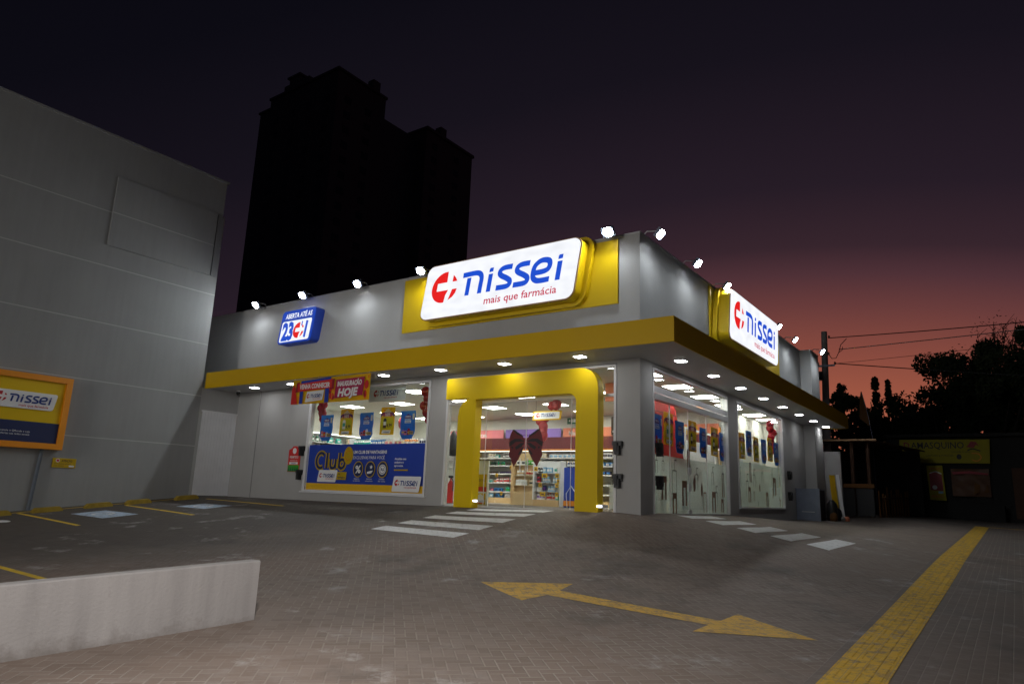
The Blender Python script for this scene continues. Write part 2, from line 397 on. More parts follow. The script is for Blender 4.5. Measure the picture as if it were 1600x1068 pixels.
GZ=[#-40  -14.6   -9    -4    0     3     5     9    60
 [-1.9,-1.5,-1.5,-1.5,-1.5,-1.55,-1.6,-1.7,-1.9],
 [-1.2,-1.12,-1.1,-1.1,-1.1,-1.14,-1.2,-1.3,-1.5],
 [-.9,-.82,-.90,-.96,-.985,-1.03,-1.07,-1.15,-1.4],
 [-.6,-.56,-.66,-.79,-.87,-.93,-.96,-1.04,-1.3],
 [-.35,-.32,-.36,-.42,-.50,-.72,-.87,-.97,-1.2],
 [-.1,-.10,-.11,-.10,-.10,-.48,-.77,-.9,-1.1],
 [-.05,-.07,-.06,-.02,-.01,-.42,-.73,-.87,-1.1],
 [0,0,0,0,0,-.385,-.62,-.76,-1],
 [0,0,0,0,-.03,-.33,-.54,-.68,-.9],
 [-.2,-.2,-.2,-.2,-.18,-.32,-.42,-.55,-.8],
 [.02,.02,.02,.02,.02,-.08,-.21,-.30,-.4],
 [.1,.1,.1,.1,.1,.08,.05,0,0],
 [1,1,1,1,1,1,1,1,1]]
def _slopes(xs,v):
    n=len(xs);d=[(v[i+1]-v[i])/(xs[i+1]-xs[i]) for i in range(n-1)]
    m=[d[0]]+[ (0 if d[i-1]*d[i]<=0 else 2*d[i-1]*d[i]/(d[i-1]+d[i])) if False else (d[i-1]*(xs[i+1]-xs[i])+d[i]*(xs[i]-xs[i-1]))/(xs[i+1]-xs[i-1]) for i in range(1,n-1)]+[d[-1]]
    return m
def _h(xs,v,x):
    if x<=xs[0]:return v[0]
    if x>=xs[-1]:return v[-1]
    i=0
    while x>xs[i+1]:i+=1
    m=_slopes(xs,v);h=xs[i+1]-xs[i];t=(x-xs[i])/h
    return v[i]*(2*t**3-3*t*t+1)+m[i]*h*(t**3-2*t*t+t)+v[i+1]*(3*t*t-2*t**3)+m[i+1]*h*(t**3-t*t)
def gz(x,y): return _h(GY,[_h(GX,r,x) for r in GZ],y)
def steps(a, b, st):
    n = max(1, int(math.ceil((b-a)/st))); return [a+(b-a)*i/n for i in range(n+1)]
def sheet(xs, ys, m, dz=0):
    mb = MB(); n = len(ys)
    mb.add([(x, y, gz(x, y)+dz) for x in xs for y in ys],
           [(i*n+j, (i+1)*n+j, (i+1)*n+j+1, i*n+j+1) for i in range(len(xs)-1) for j in range(n-1)], m, True)
    return mb
xs = [-400, -120, -40]+steps(-30, -15, 3)+steps(-14.5, 9, .25)+steps(10, 60, 5)+[150, 400]
ys = [-60, -25]+steps(-16, 8, .25)+steps(8.5, 32, .5)+steps(40, 140, 20)+[400, 1200]
struct(sheet(xs, ys, 'pavers').build('ground'))
def strip_sheet(pts, m, nu=12, nv=3, dz=.004):
    """quad given by corners a-b-c-d laid on the ground"""
    a, b, c, d = [Vector(p) for p in pts]; mb = MB(); vs = []
    for i in range(nu+1):
        for j in range(nv+1):
            s, t = i/nu, j/nv; p = (a*(1-s)+b*s)*(1-t)+(d*(1-s)+c*s)*t
            vs.append((p.x, p.y, gz(p.x, p.y)+dz))
    mb.add(vs, [(i*(nv+1)+j, (i+1)*(nv+1)+j, (i+1)*(nv+1)+j+1, i*(nv+1)+j+1) for i in range(nu) for j in range(nv)], m, True)
    return mb
# --- crosswalk bars
WH = ['nearest the entrance', 'second from the entrance', 'third from the entrance', 'fourth from the entrance', 'farthest down the ramp']
for k in range(5):
    y1 = -.36-.735*k
    o = strip_sheet([(-4.0, y1-.40), (-1.88, y1-.42), (-1.86, y1), (-4.0, y1)], 'paint_white').build('crosswalk_bar')
    tag(o, 'white painted crossing bar before the yellow arch, '+WH[k], 'crosswalk bar', 'crossing bars before the front entrance')
for k in range(5):
    x1 = .3+.69*k
    o = strip_sheet([(x1, 1.15-.12*k), (x1+.42, 1.0-.12*k), (x1+.42, 3.2), (x1, 3.3)], 'paint_white', 4, 10).build('crosswalk_bar')
    tag(o, 'short white bar outside the side door, '+['touching the door sill', 'second from the door', 'third from the door', 'fourth from the door', 'lowest and closest to the yellow ribbed strip'][k], 'crosswalk bar', 'crossing bars outside the side door')
# --- two-headed arrow
def ground_poly(pts, m, dz=.004):
    """outline drawn on the ground, cut into thin strips along x so that it follows the slope"""
    import bmesh
    bm = bmesh.new(); f = bm.faces.new([bm.verts.new((p[0], p[1], 0)) for p in pts])
    x0, x1 = min(p[0] for p in pts), max(p[0] for p in pts); y0, y1 = min(p[1] for p in pts), max(p[1] for p in pts)
    for ax, a, b in ((0, x0, x1), (1, y0, y1)):
        for q in steps(a, b, .25)[1:-1]:
            co = (q, 0, 0) if ax == 0 else (0, q, 0); no = (1, 0, 0) if ax == 0 else (0, 1, 0)
            bmesh.ops.bisect_plane(bm, geom=bm.verts[:]+bm.edges[:]+bm.faces[:], plane_co=co, plane_no=no)
    mb = MB(); bm.verts.index_update(); fl = [[v.index for v in f.verts] for f in bm.faces]
    if f is not None and bm.faces[:] and bm.faces[:][0].normal.z < 0: fl = [g[::-1] for g in fl]
    mb.add([(v.co.x, v.co.y, gz(v.co.x, v.co.y)+dz) for v in bm.verts], fl, m); bm.free(); return mb
tag(ground_poly([(.36, -5.80), (1.46, -5.22), (1.50, -5.62), (3.66, -5.86), (3.70, -5.42), (4.68, -6.08), (3.60, -6.52), (3.62, -6.13), (1.50, -5.92), (1.42, -6.36)], 'paint_yellow').build('painted_arrow'),
    'long yellow two-headed arrow painted on the pavers', 'painted arrow')
# --- tactile strip
mb = strip_sheet([(4.98, -15), (5.42, -15), (5.42, 18.9), (4.98, 18.9)], 'tactile', 2, 140, .004)
for k in range(5):                                       # raised guiding ribs, tile by tile
    xc = 5.04+.08*k
    for t in range(0, 86):
        y0 = -14.95+t*.4
        if y0 > 6: break
        a = [(xc-.017, y0), (xc+.017, y0), (xc+.017, y0+.30), (xc-.017, y0+.30)]
        vs = [(px, py, gz(px, py)+.003) for px, py in a]+[(px+(.006 if i in (0, 3) else -.006), py, gz(px, py)+.007) for i, (px, py) in enumerate(a)]
        mb.add(vs, [(4, 5, 6, 7), (0, 1, 5, 4), (1, 2, 6, 5), (2, 3, 7, 6), (3, 0, 4, 7)], 'tactile')
tag(mb.build('tactile_strip'), 'long yellow ribbed tactile paving strip running up beside the street', 'tactile strip')
tag(strip_sheet([(5.42, 18.6), (9.5, 18.6), (9.5, 18.9), (5.42, 18.9)], 'tactile', 12, 1).build('tactile_strip'), 'short yellow tactile strip crossing at the far end of the long one', 'tactile strip')
# --- parking marks
pl = [(-13.75, -9.6, -6.15, -6.37, 'yellow bay line between the two nearest blue squares and the white mark'), (-13.5, -9.5, -3.76, -4.14, 'yellow bay line between the two pale blue squares'),
      (-13.3, -9.1, -1.52, -1.93, 'yellow bay line ending beside the white gate')]
pl[0] = (-13.9, -10.1, -6.15, -6.37, 'yellow bay line left of the larger pale blue square')
for x0, x1, ya, yb, lb in pl:
    tag(strip_sheet([(x0, ya-.05), (x1, yb-.05), (x1, yb+.05), (x0, ya+.05)], 'paint_parking', 16, 1).build('parking_line'), lb, 'parking line', 'bay lines along the neighbour wall')
tag(strip_sheet([(-14.12, -9), (-14.02, -9), (-14.02, -1.4), (-14.12, -1.4)], 'paint_parking', 1, 30).build('parking_line'), 'yellow line running along the foot of the grey neighbour wall', 'parking line')
tag(strip_sheet([(-8.5, -9.33), (-3.8, -9.44), (-3.8, -9.34), (-8.5, -9.23)], 'paint_parking', 16, 1).build('parking_line'), 'short yellow bay line end just behind the low white wall', 'parking line')
for (x0, x1, y0, y1, lb) in ((-12.6, -10.95, -5.5, -4.68, 'larger worn pale blue square with white symbol in the bay below the yellow notice'), (-11.8, -10.5, -3.28, -2.48, 'smaller worn pale blue square nearest the white gate')):
    root = thing('accessible_bay_mark', lb, 'painted square', ((x0+x1)/2, (y0+y1)/2, gz((x0+x1)/2, (y0+y1)/2)), 'painted squares in the bays')
    strip_sheet([(x0, y0), (x1, y0), (x1, y1), (x0, y1)], 'paint_blue', 8, 6).build('square', root)
    cx, cy = (x0+x1)/2, (y0+y1)/2; mb = MB()
    def loc(u, v): return (cx+u, cy+v, gz(cx+u, cy+v)+.008)
    arc = [(-.05+.22*math.cos(a), .0+.22*math.sin(a)) for a in [R(q) for q in range(80, 390, 20)]]
    for path in (arc, [(.35, .03), (.12, .02), (.10, .0)], [(.12, .02), (.1, .2), (-.12, .22), (-.3, .2)]):
        vs = []
        for i, p in enumerate(path):
            d = (Vector(path[min(i+1, len(path)-1)])-Vector(path[max(i-1, 0)])).normalized(); nn = Vector((-d.y, d.x))*.035
            vs += [loc(*(Vector(p)+nn)), loc(*(Vector(p)-nn))]
        mb.add(vs, [(2*i, 2*i+1, 2*i+3, 2*i+2) for i in range(len(path)-1)], 'paint_white')
    mb.build('wheelchair_symbol', root)
tag(ground_poly([(-12.3+.3*math.cos(a), -7.05+.16*math.sin(a)) for a in [R(q) for q in range(0, 360, 20)]], 'paint_white').build('painted_mark'), 'small white painted patch beside the yellow bay line left of the blue square', 'painted mark')
# --- wheel stops
proto = None
for k, (yc, lb) in enumerate([(-5.62, 'yellow wheel stop under the yellow sign post'), (-4.4, 'yellow wheel stop behind the larger blue square'), (-3.36, 'yellow wheel stop second from the white gate'),
                              (-1.96, 'yellow wheel stop at the foot of the white gate'), (-6.75, 'yellow wheel stop farthest from the white gate')]):
    if proto is None:
        mb = MB(Matrix(((0, 0, 1, 0), (1, 0, 0, 0), (0, 1, 0, 0), (0, 0, 0, 1))))
        mb.prism([(-.34, 0), (.34, 0), (.34, .05), (.26, .12), (-.26, .12), (-.34, .05)], -.08, .08, 'wheel_stop_yellow')
        o = proto = mb.build('wheel_stop')
    else:
        o = proto.copy(); COL.objects.link(o)
    xx = -13.62; o.location = (xx, yc, gz(xx, yc)); tag(o, lb, 'wheel stop', 'wheel stops along the neighbour wall')
    sl = (gz(xx, yc+.3)-gz(xx, yc-.3))/.6; o.rotation_euler = (math.atan(sl), 0, 0)

# ---------------------------------------------------------------- low wall in the foreground
mb = MB(); n = 14; y0, y1 = -15.5, -9.12; xa, xb = -.03, .13
vs = []
for i in range(n+1):
    yy = y0+(y1-y0)*i/n; zt = -.43+.03*(yy+9.1)
    for px, pz in ((xa, gz(xa, yy)-.1), (xb, gz(xb, yy)-.1), (xb+.004*math.sin(i*2.3), zt-.012), (xb-.012, zt), (xa+.012, zt), (xa, zt-.012)): vs.append((px, yy, pz))
mb.add(vs, [(i*6+k, i*6+(k+1) % 6, (i+1)*6+(k+1) % 6, (i+1)*6+k) for i in range(n) for k in range(6)], 'low_wall')
mb.add(vs, [tuple(range(5, -1, -1)), tuple(range(n*6, n*6+6))], 'low_wall')
tag(mb.build('low_wall'), 'low off-white rendered wall standing alone on the pavers', 'low wall')

# ---------------------------------------------------------------- neighbour building on the left
root = thing('neighbour_building', 'tall windowless grey building flanking the parking bays with an orange-framed board', 'building', (-22, -12, -1))
Y1 = -1.35
mb = MB(); T = 10.3
prof_y = [(-30, Y1)]
mb.box(-32, -14.72, -30, Y1, -1.6, T, 'neighbour')
# facing skin with a sunk field near the shop end
sy0, sy1, sz0, sz1 = -4.88, -1.63, 6.98, 9.12
for (a, b_, c, d) in ((-30, Y1-.08, -1.6, T), (Y1-.08, Y1, -1.6, T-1.2), (Y1-.08, Y1-.07, T-1.2, T)):
    mb.box(-14.72, -14.6, a, b_, c, d, 'neighbour')
mb.build('wall', root)
mb = MB()
for zz in (8.0, 6.37, 4.70, 3.03, 1.45):
    segs = [(-30, Y1-.001)] if not (sz0 < zz < sz1) else [(-30, sy0), (sy1, Y1-.001)]
    for a, b_ in segs: bx(-14.62, -14.594, a, b_, zz-.014, zz+.014, 'groove').build('wall_bead', root)
pn = bx(-14.62, -14.53, sy0, sy1-.03, sz0, sz1, 'neighbour').build('raised_panel', root)
bx(-14.55, -14.524, sy0+.001, sy1-.031, 7.986, 8.014, 'groove').build('wall_bead', pn)
bx(-14.62, -14.57, sy1+.03, Y1-.09, sz0, sz1, 'neighbour').build('edge_strip', root)
bx(-32.1, -14.55, -30, Y1+.0, T, T+.06, 'neighbour').build('coping', root)
MB().tube([(-14.55, -5.70, -.6), (-14.55, -5.62, 1.1)], .05, 'dark_pipe').build('drain_pipe', root)

# link wall and gate between neighbour and shop
root = thing('gate', 'tall white ribbed metal gate in the corner beside the grey wall', 'gate', (-14.62, -.6, -.07))
mb = MB()
yy = -1.24
while yy < -.02:
    mb.box(-14.62, -14.585, yy, min(yy+.098, -.01), -.06, 2.55, 'gate_white'); yy += .104
mb.build('planks', root)
mb = MB(); mb.box(-14.64, -14.575, -1.28, .0, 2.55, 2.60, 'gate_white').box(-14.64, -14.575, -1.28, .0, -.13, -.06, 'joint_dark').box(-14.66, -14.62, -1.28, 0, -.1, 2.5, 'near_black')
mb.build('gate_frame', root)

# ---------------------------------------------------------------- the pharmacy
shop = thing('pharmacy_building', 'single-storey grey corner pharmacy with yellow canopy band and lit glazing', 'shop building', (-7, 6, 0))
G = 'wall_grey'
mb = MB(); T0 = .20
mb.box(-14.6, -10.87, 0, T0, -.6, 3.3, G)                        # front wall by the gate
mb.box(-14.75, -14.6, -1.35, T0, 2.6, 3.3, G)
mb.box(-14.67, -14.6, -1.35, -1.245, -.6, 2.6, G)
mb.box(-16.5, -14.67, -1.349, .1, -.6, 2.6, G)                    # wall over the gate
mb.box(-10.87, -6.0, .0, T0, -.6, .20, G).box(-10.87, -6.0, 0, T0, 3.22, 3.3, G)
mb.box(-6.0, -5.42, -.0, T0, -.6, 3.3, G)
mb.box(-5.42, -.56, 0, T0, -.6, -.012, G).box(-5.42, -.56, 0, T0, 3.22, 3.3, G)
mb.box(-.56, 0, 0, .63, -.6, 3.3, G)                             # corner pier
mb.box(-T0, 0, .63, 5.66, -.6, -.012, G).box(-T0, 0, .63, 11.3, 3.22, 3.3, G)
mb.box(-T0, 0, 5.66, 6.42, -.6, 3.22, G)
mb.box(-T0, 0, 6.42, 11.3, -.6, .16, G)
mb.box(-T0, 0, 11.3, 14.4, -.6, 3.3, G)
mb.box(-3, .39, 14.4, 15.75, -.6, 3.3, G)
mb.build('wall', shop)
mb = MB(); P = 'parapet_grey'
mb.box(-24, -T0, 0, T0, 3.3, 6.17, P)
mb.box(-T0, 0, 0, 14.4, 3.3, 6.17, P)
mb.box(-T0, .39, 14.4, 15.75, 3.3, 6.17, P)
mb.box(-24, -T0, 15.4, 15.75, 3.3, 6.17, P)
mb.build('parapet', shop)
mb = MB(); mb.box(-24, .02, -.02, T0+.02, 6.17, 6.20, 'alu').box(-T0-.02, .02, T0+.02, 14.4, 6.17, 6.20, 'alu').box(-T0-.02, .41, 14.4, 15.77, 6.17, 6.20, 'alu')
mb.build('coping', shop)
bx(-24, -T0, T0, 15.4, 5.0, 5.1, 'near_black').build('roof', shop)
# joints in the cladding
for a, b_ in ((-14.6, -11.0), (-5.99, -5.43), (-.55, .0)): bx(a, b_, -.0025, 0, 1.515, 1.522, 'groove').build('cladding_joint', shop)
for a, b_, c_ in ((0, .0, .62), (0, 11.35, 14.4), (.39, 14.4, 15.75)): bx(a, a+.0025, b_, c_, 1.515, 1.522, 'groove').build('cladding_joint', shop)
bx(-13.40, -13.385, -.003, 0, -.1, 3.3, 'joint_dark').build('cladding_joint', shop)
bx(-13.52, -13.41, -.012, 0, -.1, 3.3, G).build('downpipe_cover', shop)
# canopy
cv = MB()
ox, oy = 1.30, -1.27
cv.box(-14.6, ox-.03, oy+.03, 0, 3.3, 3.34, 'soffit').box(0, ox-.03, 0, 16.0, 3.3, 3.34, 'soffit').box(-14.6, ox-.03, oy+.03, 0, 3.72, 3.76, 'soffit').box(0, ox-.03, 0, 16, 3.72, 3.76, 'soffit')
cn = cv.build('canopy', shop)
fa = MB()
fa.box(-14.6, ox, oy, oy+.03, 3.285, 3.79, 'fascia').box(ox-.03, ox, oy+.03, 16.0, 3.285, 3.79, 'fascia').box(0, ox-.03, 15.97, 16.0, 3.285, 3.79, 'fascia')
fc = fa.build('fascia', cn)
for xx in (-12.1, -9.1, -6.1, -3.1, -.1): bx(xx, xx+.005, oy-.0012, oy, 3.286, 3.789, 'fascia_joint').build('panel_seam', fc)
for yy in (2.2, 5.2, 8.2, 11.2, 14.2): bx(ox, ox+.0012, yy, yy+.005, 3.286, 3.789, 'fascia_joint').build('panel_seam', fc)
# interior shell
mb = MB()
mb.box(-14.6, -.2, .2, 12.4, -.1, -.004, 'store_floor'); mb.build('floor', shop)
mb = MB(); mb.box(-14.6, -.2, .2, 12.4, 3.2, 3.26, 'ceiling'); mb.build('ceiling', shop)
mb = MB(); mb.box(-14.75, -14.6, .2, 8.6, 0, 3.2, 'store_wall').box(-14.6, -1.0, 8.6, 8.75, 0, 3.2, 'store_wall').box(-1.0, -.9, 8.6, 12.3, 0, 3.2, 'store_wall').box(-.9, -.2, 12.3, 12.4, 0, 3.2, 'store_wall')
mb.build('interior_wall', shop)

# --- display window on the front
wn = thing('display_window', 'wide front display window with white frame over the blue banner', 'window', (-8.43, .03, .2))
mb = MB(); F = 'alu_white'
mb.box(-10.87, -10.76, -.03, .10, .20, 3.2, F).box(-6.06, -6.0, -.03, .10, .20, 3.2, F).box(-10.76, -6.06, -.03, .10, .20, .25, F).box(-10.76, -6.06, -.03, .10, 3.14, 3.2, F)
mb.box(-10.95, -5.95, -.05, .0, .16, .198, F)
mb.build('frame', wn)
bx(-10.76, -6.06, .04, .048, .25, 3.14, 'glass').build('glass_pane', wn)
# --- glazing of the front entrance
dr = thing('entrance_glazing', 'frameless glass double door and side lights under the yellow arch', 'glass door', (-3, .05, 0))
mb = MB()
mb.box(-5.42, -5.36, -.02, .12, 0, 3.2, F).box(-.62, -.56, -.02, .12, 0, 3.2, F).box(-5.36, -.62, -.02, .12, 3.15, 3.2, F).box(-5.36, -.62, .02, .10, 2.50, 2.56, F).box(-5.36, -.62, .03, .09, -.01, .02, F)
mb.build('frame', dr)
for a, b_ in ((-5.36, -4.16), (-4.15, -2.96), (-2.95, -1.73), (-1.72, -.62)):
    bx(a, b_, .055, .063, .02, 2.50, 'glass').build('glass_pane', dr)
bx(-5.36, -.62, .055, .063, 2.56, 3.15, 'glass').build('glass_pane', dr)
for a in (-4.155, -2.955, -1.725): bx(a-.004, a+.004, .05, .068, .02, 2.5, 'alu_white').build('pane_seam', dr)
for a in (-3.06, -2.85): MB().tube([(a, -.01, .85), (a, -.01, 1.15)], .014, 'alu').build('door_handle', dr)
# --- side entrance
sd = thing('side_entrance', 'glass side door in four panes frosted below with a silver header beam', 'glass door', (-.05, 3.1, 0))
mb = MB()
mb.box(-.12, .02, .63, .69, 0, 3.2, F).box(-.12, .02, 5.60, 5.66, 0, 3.2, F).box(-.12, .02, .69, 5.60, 3.15, 3.2, F).box(-.10, .0, .69, 5.60, -.01, .02, F)
mb.build('frame', sd)
bx(-.11, .035, .69, 5.60, 2.50, 2.62, 'alu').build('header_beam', sd)
bx(-.07, .0, .69, 5.60, 2.66, 2.80, 'alu').build('header_beam', sd)
for a, b_ in ((.69, 1.70), (1.71, 2.84), (2.85, 4.10), (4.11, 5.60)):
    bx(-.068, -.06, a, b_, .02, 2.50, 'glass').build('glass_pane', sd)
    MB(SD(-.072, 0, 0)).rect(a, .02, b_, 1.30, 'frosted').build('frosted_film', sd)
bx(-.068, -.06, .69, 5.60, 2.80, 3.15, 'glass').build('glass_pane', sd)
for a in (1.705, 2.845, 4.105): bx(-.072, -.05, a-.007, a+.007, .02, 2.5, 'alu_white').build('pane_seam', sd)
for zz in (1.02, .62): MB().box(-.058, -.03, 2.77, 2.92, zz-.09, zz+.09, 'alu_white').build('lock_plate', sd)
MB().box(-.058, -.03, 2.72, 2.97, .03, .10, 'alu_white').build('lock_plate', sd)
# --- side window
sw = thing('side_window', 'wide side window frosted pale green below with white frame', 'window', (-.03, 8.9, .17))
mb = MB()
mb.box(-.10, .03, 6.42, 6.48, .16, 3.2, F).box(-.10, .03, 11.2, 11.3, .16, 3.2, F).box(-.10, .03, 6.48, 11.2, .16, .21, F).box(-.10, .03, 6.48, 11.2, 3.14, 3.2, F)
mb.build('frame', sw)
bx(-.048, -.04, 6.48, 11.2, .21, 3.14, 'glass').build('glass_pane', sw)
MB(SD(-.056, 0, 0)).rect(6.48, .21, 11.2, 1.50, 'frosted').build('frosted_film', sw)
# dark motifs of chairs, crutches and walkers printed on the frosted film
def motif(mb, kind, u, v, s):
    if kind == 0:
        for a, b_ in (((-.1, 0), (-.1, .6)), ((.1, 0), (.1, .6)), ((-.1, .6), (.1, .6))): mb.stroke([(u+a[0]*s, v+a[1]*s), (u+b_[0]*s, v+b_[1]*s)], .05*s, 'brown', smooth=False)
    elif kind == 1:
        for a, b_ in (((-.2, 0), (-.2, .9)), ((.2, 0), (.2, .9)), ((-.2, .9), (.2, .9)), ((.0, .9), (0, 1.3)), ((0, 1.3), (.25, 1.3))): mb.stroke([(u+a[0]*s, v+a[1]*s), (u+b_[0]*s, v+b_[1]*s)], .022, 'near_black', smooth=False)
    elif kind == 2:
        mb.rect(u-.14*s, v+.42*s, u+.16*s, v+.58*s, 'brown'); mb.rect(u-.15*s, v, u-.06*s, v+.42*s, 'brown'); mb.rect(u+.06*s, v, u+.15*s, v+.42*s, 'brown')
    elif kind == 3:
        mb.poly([(u-.05*s, v), (u+.05*s, v), (u+.07*s, v+.25*s), (u, v+.42*s), (u-.08*s, v+.2*s)], 'brown')
    elif kind == 4:
        mb.rect(u-.12*s, v, u-.04*s, v+.75*s, 'brown'); mb.rect(u+.04*s, v, u+.12*s, v+.75*s, 'brown'); mb.rect(u-.1*s, v+.75*s, u+.1*s, v+.8*s, 'near_black')
def film_print(y0, y1, z0, z1, x, seed, par, items):
    for k, u, v, s in items:
        mb = MB(SD(x, 0, 0)); motif(mb, k, u, v, s*1.0); mb.build('printed_motif', par)
film_print(.7, 5.6, 0, 1.3, -.059, 3, sd, [(2, 1.35, .32, .9), (0, 1.12, .30, .5), (2, 1.95, .02, .8), (1, 1.3, .95, .25), (1, 1.95, .45, .6), (4, 2.85, .95, .75), (1, 3.35, .6, .4), (2, 2.55, .2, 1.0), (3, 3.2, .55, 1), (0, 3.9, .05, .8),
           (1, 4.5, .75, .35), (1, 4.75, .2, .4), (2, 4.55, .05, .9), (4, 5.3, .45, .8), (2, 5.2, .05, .6), (3, 3.7, .45, .8), (1, .95, .9, .3)])
film_print(6.5, 11.2, .2, 1.5, -.039, 5, sw, [(4, 7.7, .93, .72), (1, 7.35, .5, .5), (1, 8.05, .8, .4), (1, 8.9, .95, .35), (1, 10.0, .9, .4), (2, 7.55, .35, .75), (0, 8.0, .38, .45), (3, 8.6, .68, .6), (2, 9.35, .24, .75), (4, 10.35, .62, .65), (2, 10.2, .58, 1.0),
           (0, 10.0, .5, .5), (2, 10.85, .25, .4), (3, 6.7, .22, .8), (1, 6.7, .8, .4), (1, 9.4, .25, .2), (1, 8.4, .22, .12), (3, 10.75, .45, .3), (1, 10.9, .9, .3)])
# --- yellow entrance arch shaped like the n of the shop's name
mb = MB(FR(0, 0, 0))
def arc(cx, cy, r, a0, a1, n=8): return [(cx+r*math.cos(R(a0+(a1-a0)*i/n)), cy+r*math.sin(R(a0+(a1-a0)*i/n))) for i in range(n+1)]
out = [(-.85, -.03), (-.85, 2.66)]+arc(-1.31, 2.66, .46, 0, 90)+[(-5.10, 3.12)]+arc(-5.10, 3.03, .09, 90, 180)[1:]+[(-5.19, 2.60), (-4.42, 2.60)]+[(-4.47, 2.585), (-4.62, 2.50), (-4.73, 2.36), (-4.77, 2.16)]+[(-4.77, -.03), (-4.23, -.03), (-4.23, 2.56)]
out += [(-1.60, 2.56)]+arc(-1.60, 2.36, .2, 90, 0, 6)+[(-1.40, -.03)]
mb.prism(out, .05, .31, 'arch_yellow')
tag(mb.build('entrance_arch'), 'big glossy yellow portal shaped like a rounded letter n around the entrance', 'arch')
for x, lb in ((-4.12, 'left'), (-.80, 'right')):
    mb = MB(); mb.box(x-.05, x+.05, -.33, -.27, .115, .155, 'step_led').box(x-.06, x+.06, -.28, -.02, .10, .17, 'alu')
    o = mb.build('floor_spotlight'); tag(o, 'small bright low spotlight at the foot of the %s leg of the yellow arch' % lb, 'spotlight', 'low spotlights at the arch')
# ---------------------------------------------------------------- logo artwork (metres on the big sign; sc scales it)
SH = .17
def logo(mb, cu, cv, sc, blue='ink_blue', red='ink_red', tag_='ink_red', tagline=True, emblem_only=False):
    def T(p): x, z = p[0]+3.66, p[1]-5.43; return (cu+sc*(x+SH*z), cv+sc*z)
    def unsh(x, z): return (x-SH*(z-5.43), z)
    # disc with a white cross
    cx, cz, rx, rz = -5.30, 5.515, .44, .41
    L = [(cx+rx*math.cos(R(a)), cz+rz*math.sin(R(a))) for a in range(84, 278, 8)]
    L = L+[(-5.23, 5.30), (-5.16, 5.43), (-5.56, 5.43), (-5.56, 5.64), (-5.24, 5.64)]
    mb.poly([T(p) for p in L], red)
    mb.poly([T(p) for p in [(-5.06, 5.81), (-4.96, 5.72), (-4.90, 5.63), (-5.06, 5.63)]], red)
    mb.poly([T(p) for p in [(-4.87, 5.43), (-5.03, 5.43), (-5.07, 5.30), (-5.12, 5.15), (-4.98, 5.22), (-4.90, 5.32)]], red)
    if emblem_only: return
    w = .134
    def st(p): mb.stroke([(x+3.66, z-5.43) for x, z in p], w, blue, SH, (cu, cv), sc)
    st([(-4.50, 5.19), (-4.50, 5.45), (-4.50, 5.645)])
    st([(-4.72, 5.735), (-4.55, 5.74), (-4.28, 5.74), (-4.15, 5.69), (-4.095, 5.58), (-4.095, 5.40), (-4.095, 5.19)])
    for X in (-3.815, -1.80):
        st([(X, 5.19), (X, 5.645)]); mb.poly([T(p) for p in [(X-.061, 5.69), (X+.061, 5.70), (X+.061, 5.80), (X-.04, 5.80), (X-.061, 5.77)]], blue)
    for dx in (0, .515):
        st([(x+dx, z) for x, z in [(-3.17, 5.735), (-3.40, 5.735), (-3.51, 5.69), (-3.53, 5.61), (-3.46, 5.54), (-3.30, 5.46), (-3.19, 5.38), (-3.19, 5.29), (-3.29, 5.25), (-3.58, 5.25)]])
    st([(-2.03, 5.25), (-2.25, 5.245), (-2.40, 5.265), (-2.50, 5.35), (-2.52, 5.50), (-2.49, 5.63), (-2.38, 5.72), (-2.25, 5.74), (-2.11, 5.70), (-2.07, 5.60), (-2.11, 5.50), (-2.24, 5.46), (-2.46, 5.455)])
    if tagline:
        u, v = T((-3.88, 4.885)); mb.text('mais que farmácia', u, v, .185*sc, tag_, width=2.12*sc, shear=.12, bold=.012)
def slab(W_, H_, r, sh=SH, n=6, cu=0, cv=0):
    """rounded slanting plate outline"""
    p = []
    for sx, sy, a0 in ((1, 1, 0), (-1, 1, 90), (-1, -1, 180), (1, -1, 270)):
        for k in range(n+1):
            a = R(a0+90*k/n); x, z = sx*(W_/2-r)+r*math.cos(a), sy*(H_/2-r)+r*math.sin(a); p.append((cu+x+sh*z, cv+z))
    return p
def big_sign(M, label, group):
    root = thing('illuminated_sign', label, 'sign', M.translation, group)
    mb = MB(M); W_, H_ = 4.66, 1.41
    mb.prism(slab(W_+.30, H_+.24, .30), .0, .12, 'panel_yellow'); mb.build('backing_box', root)
    mb = MB(M); mb.prism(slab(W_+.04, H_+.04, .22), .12, .42, 'panel_yellow'); mb.prism(slab(W_+.06, H_+.06, .23), .40, .425, 'timber_edge'); mb.build('light_box', root)
    mb = MB(M); mb.prism(slab(W_, H_, .20), .425, .45, 'sign_white'); f = mb.build('lit_face', root)
    mb = MB(M); mb.w = .451; logo(mb, 0, .0, 1, 'sign_blue', 'sign_red', 'sign_crimson'); mb.build('lettering', f)
    return root
def sign_panel(M, u0, u1, v0, v1, label):
    mb = MB(M); mb.prism([(u0, v0), (u1, v0), (u1, v1), (u0, v1)], .0, .045, 'panel_yellow')
    tag(mb.build('sign_backboard'), label, 'sign panel', 'yellow boards behind the lit signs')
sign_panel(FR(0, 0, 0), -7.19, -.52, 4.58, 6.10, 'yellow cladding board on the front parapet behind the large white sign')
sign_panel(SD(0, 0, 0), 4.35, 11.2, 4.68, 6.10, 'yellow cladding board on the street-side parapet behind the slanted white sign')
big_sign(FR(-3.665, -.05, 5.435), 'large glowing white nissei sign on the front parapet above the entrance', 'glowing white signs')
big_sign(SD(.05, 7.03, 5.36), 'glowing white nissei sign on the street-side parapet seen at a steep angle', 'glowing white signs')
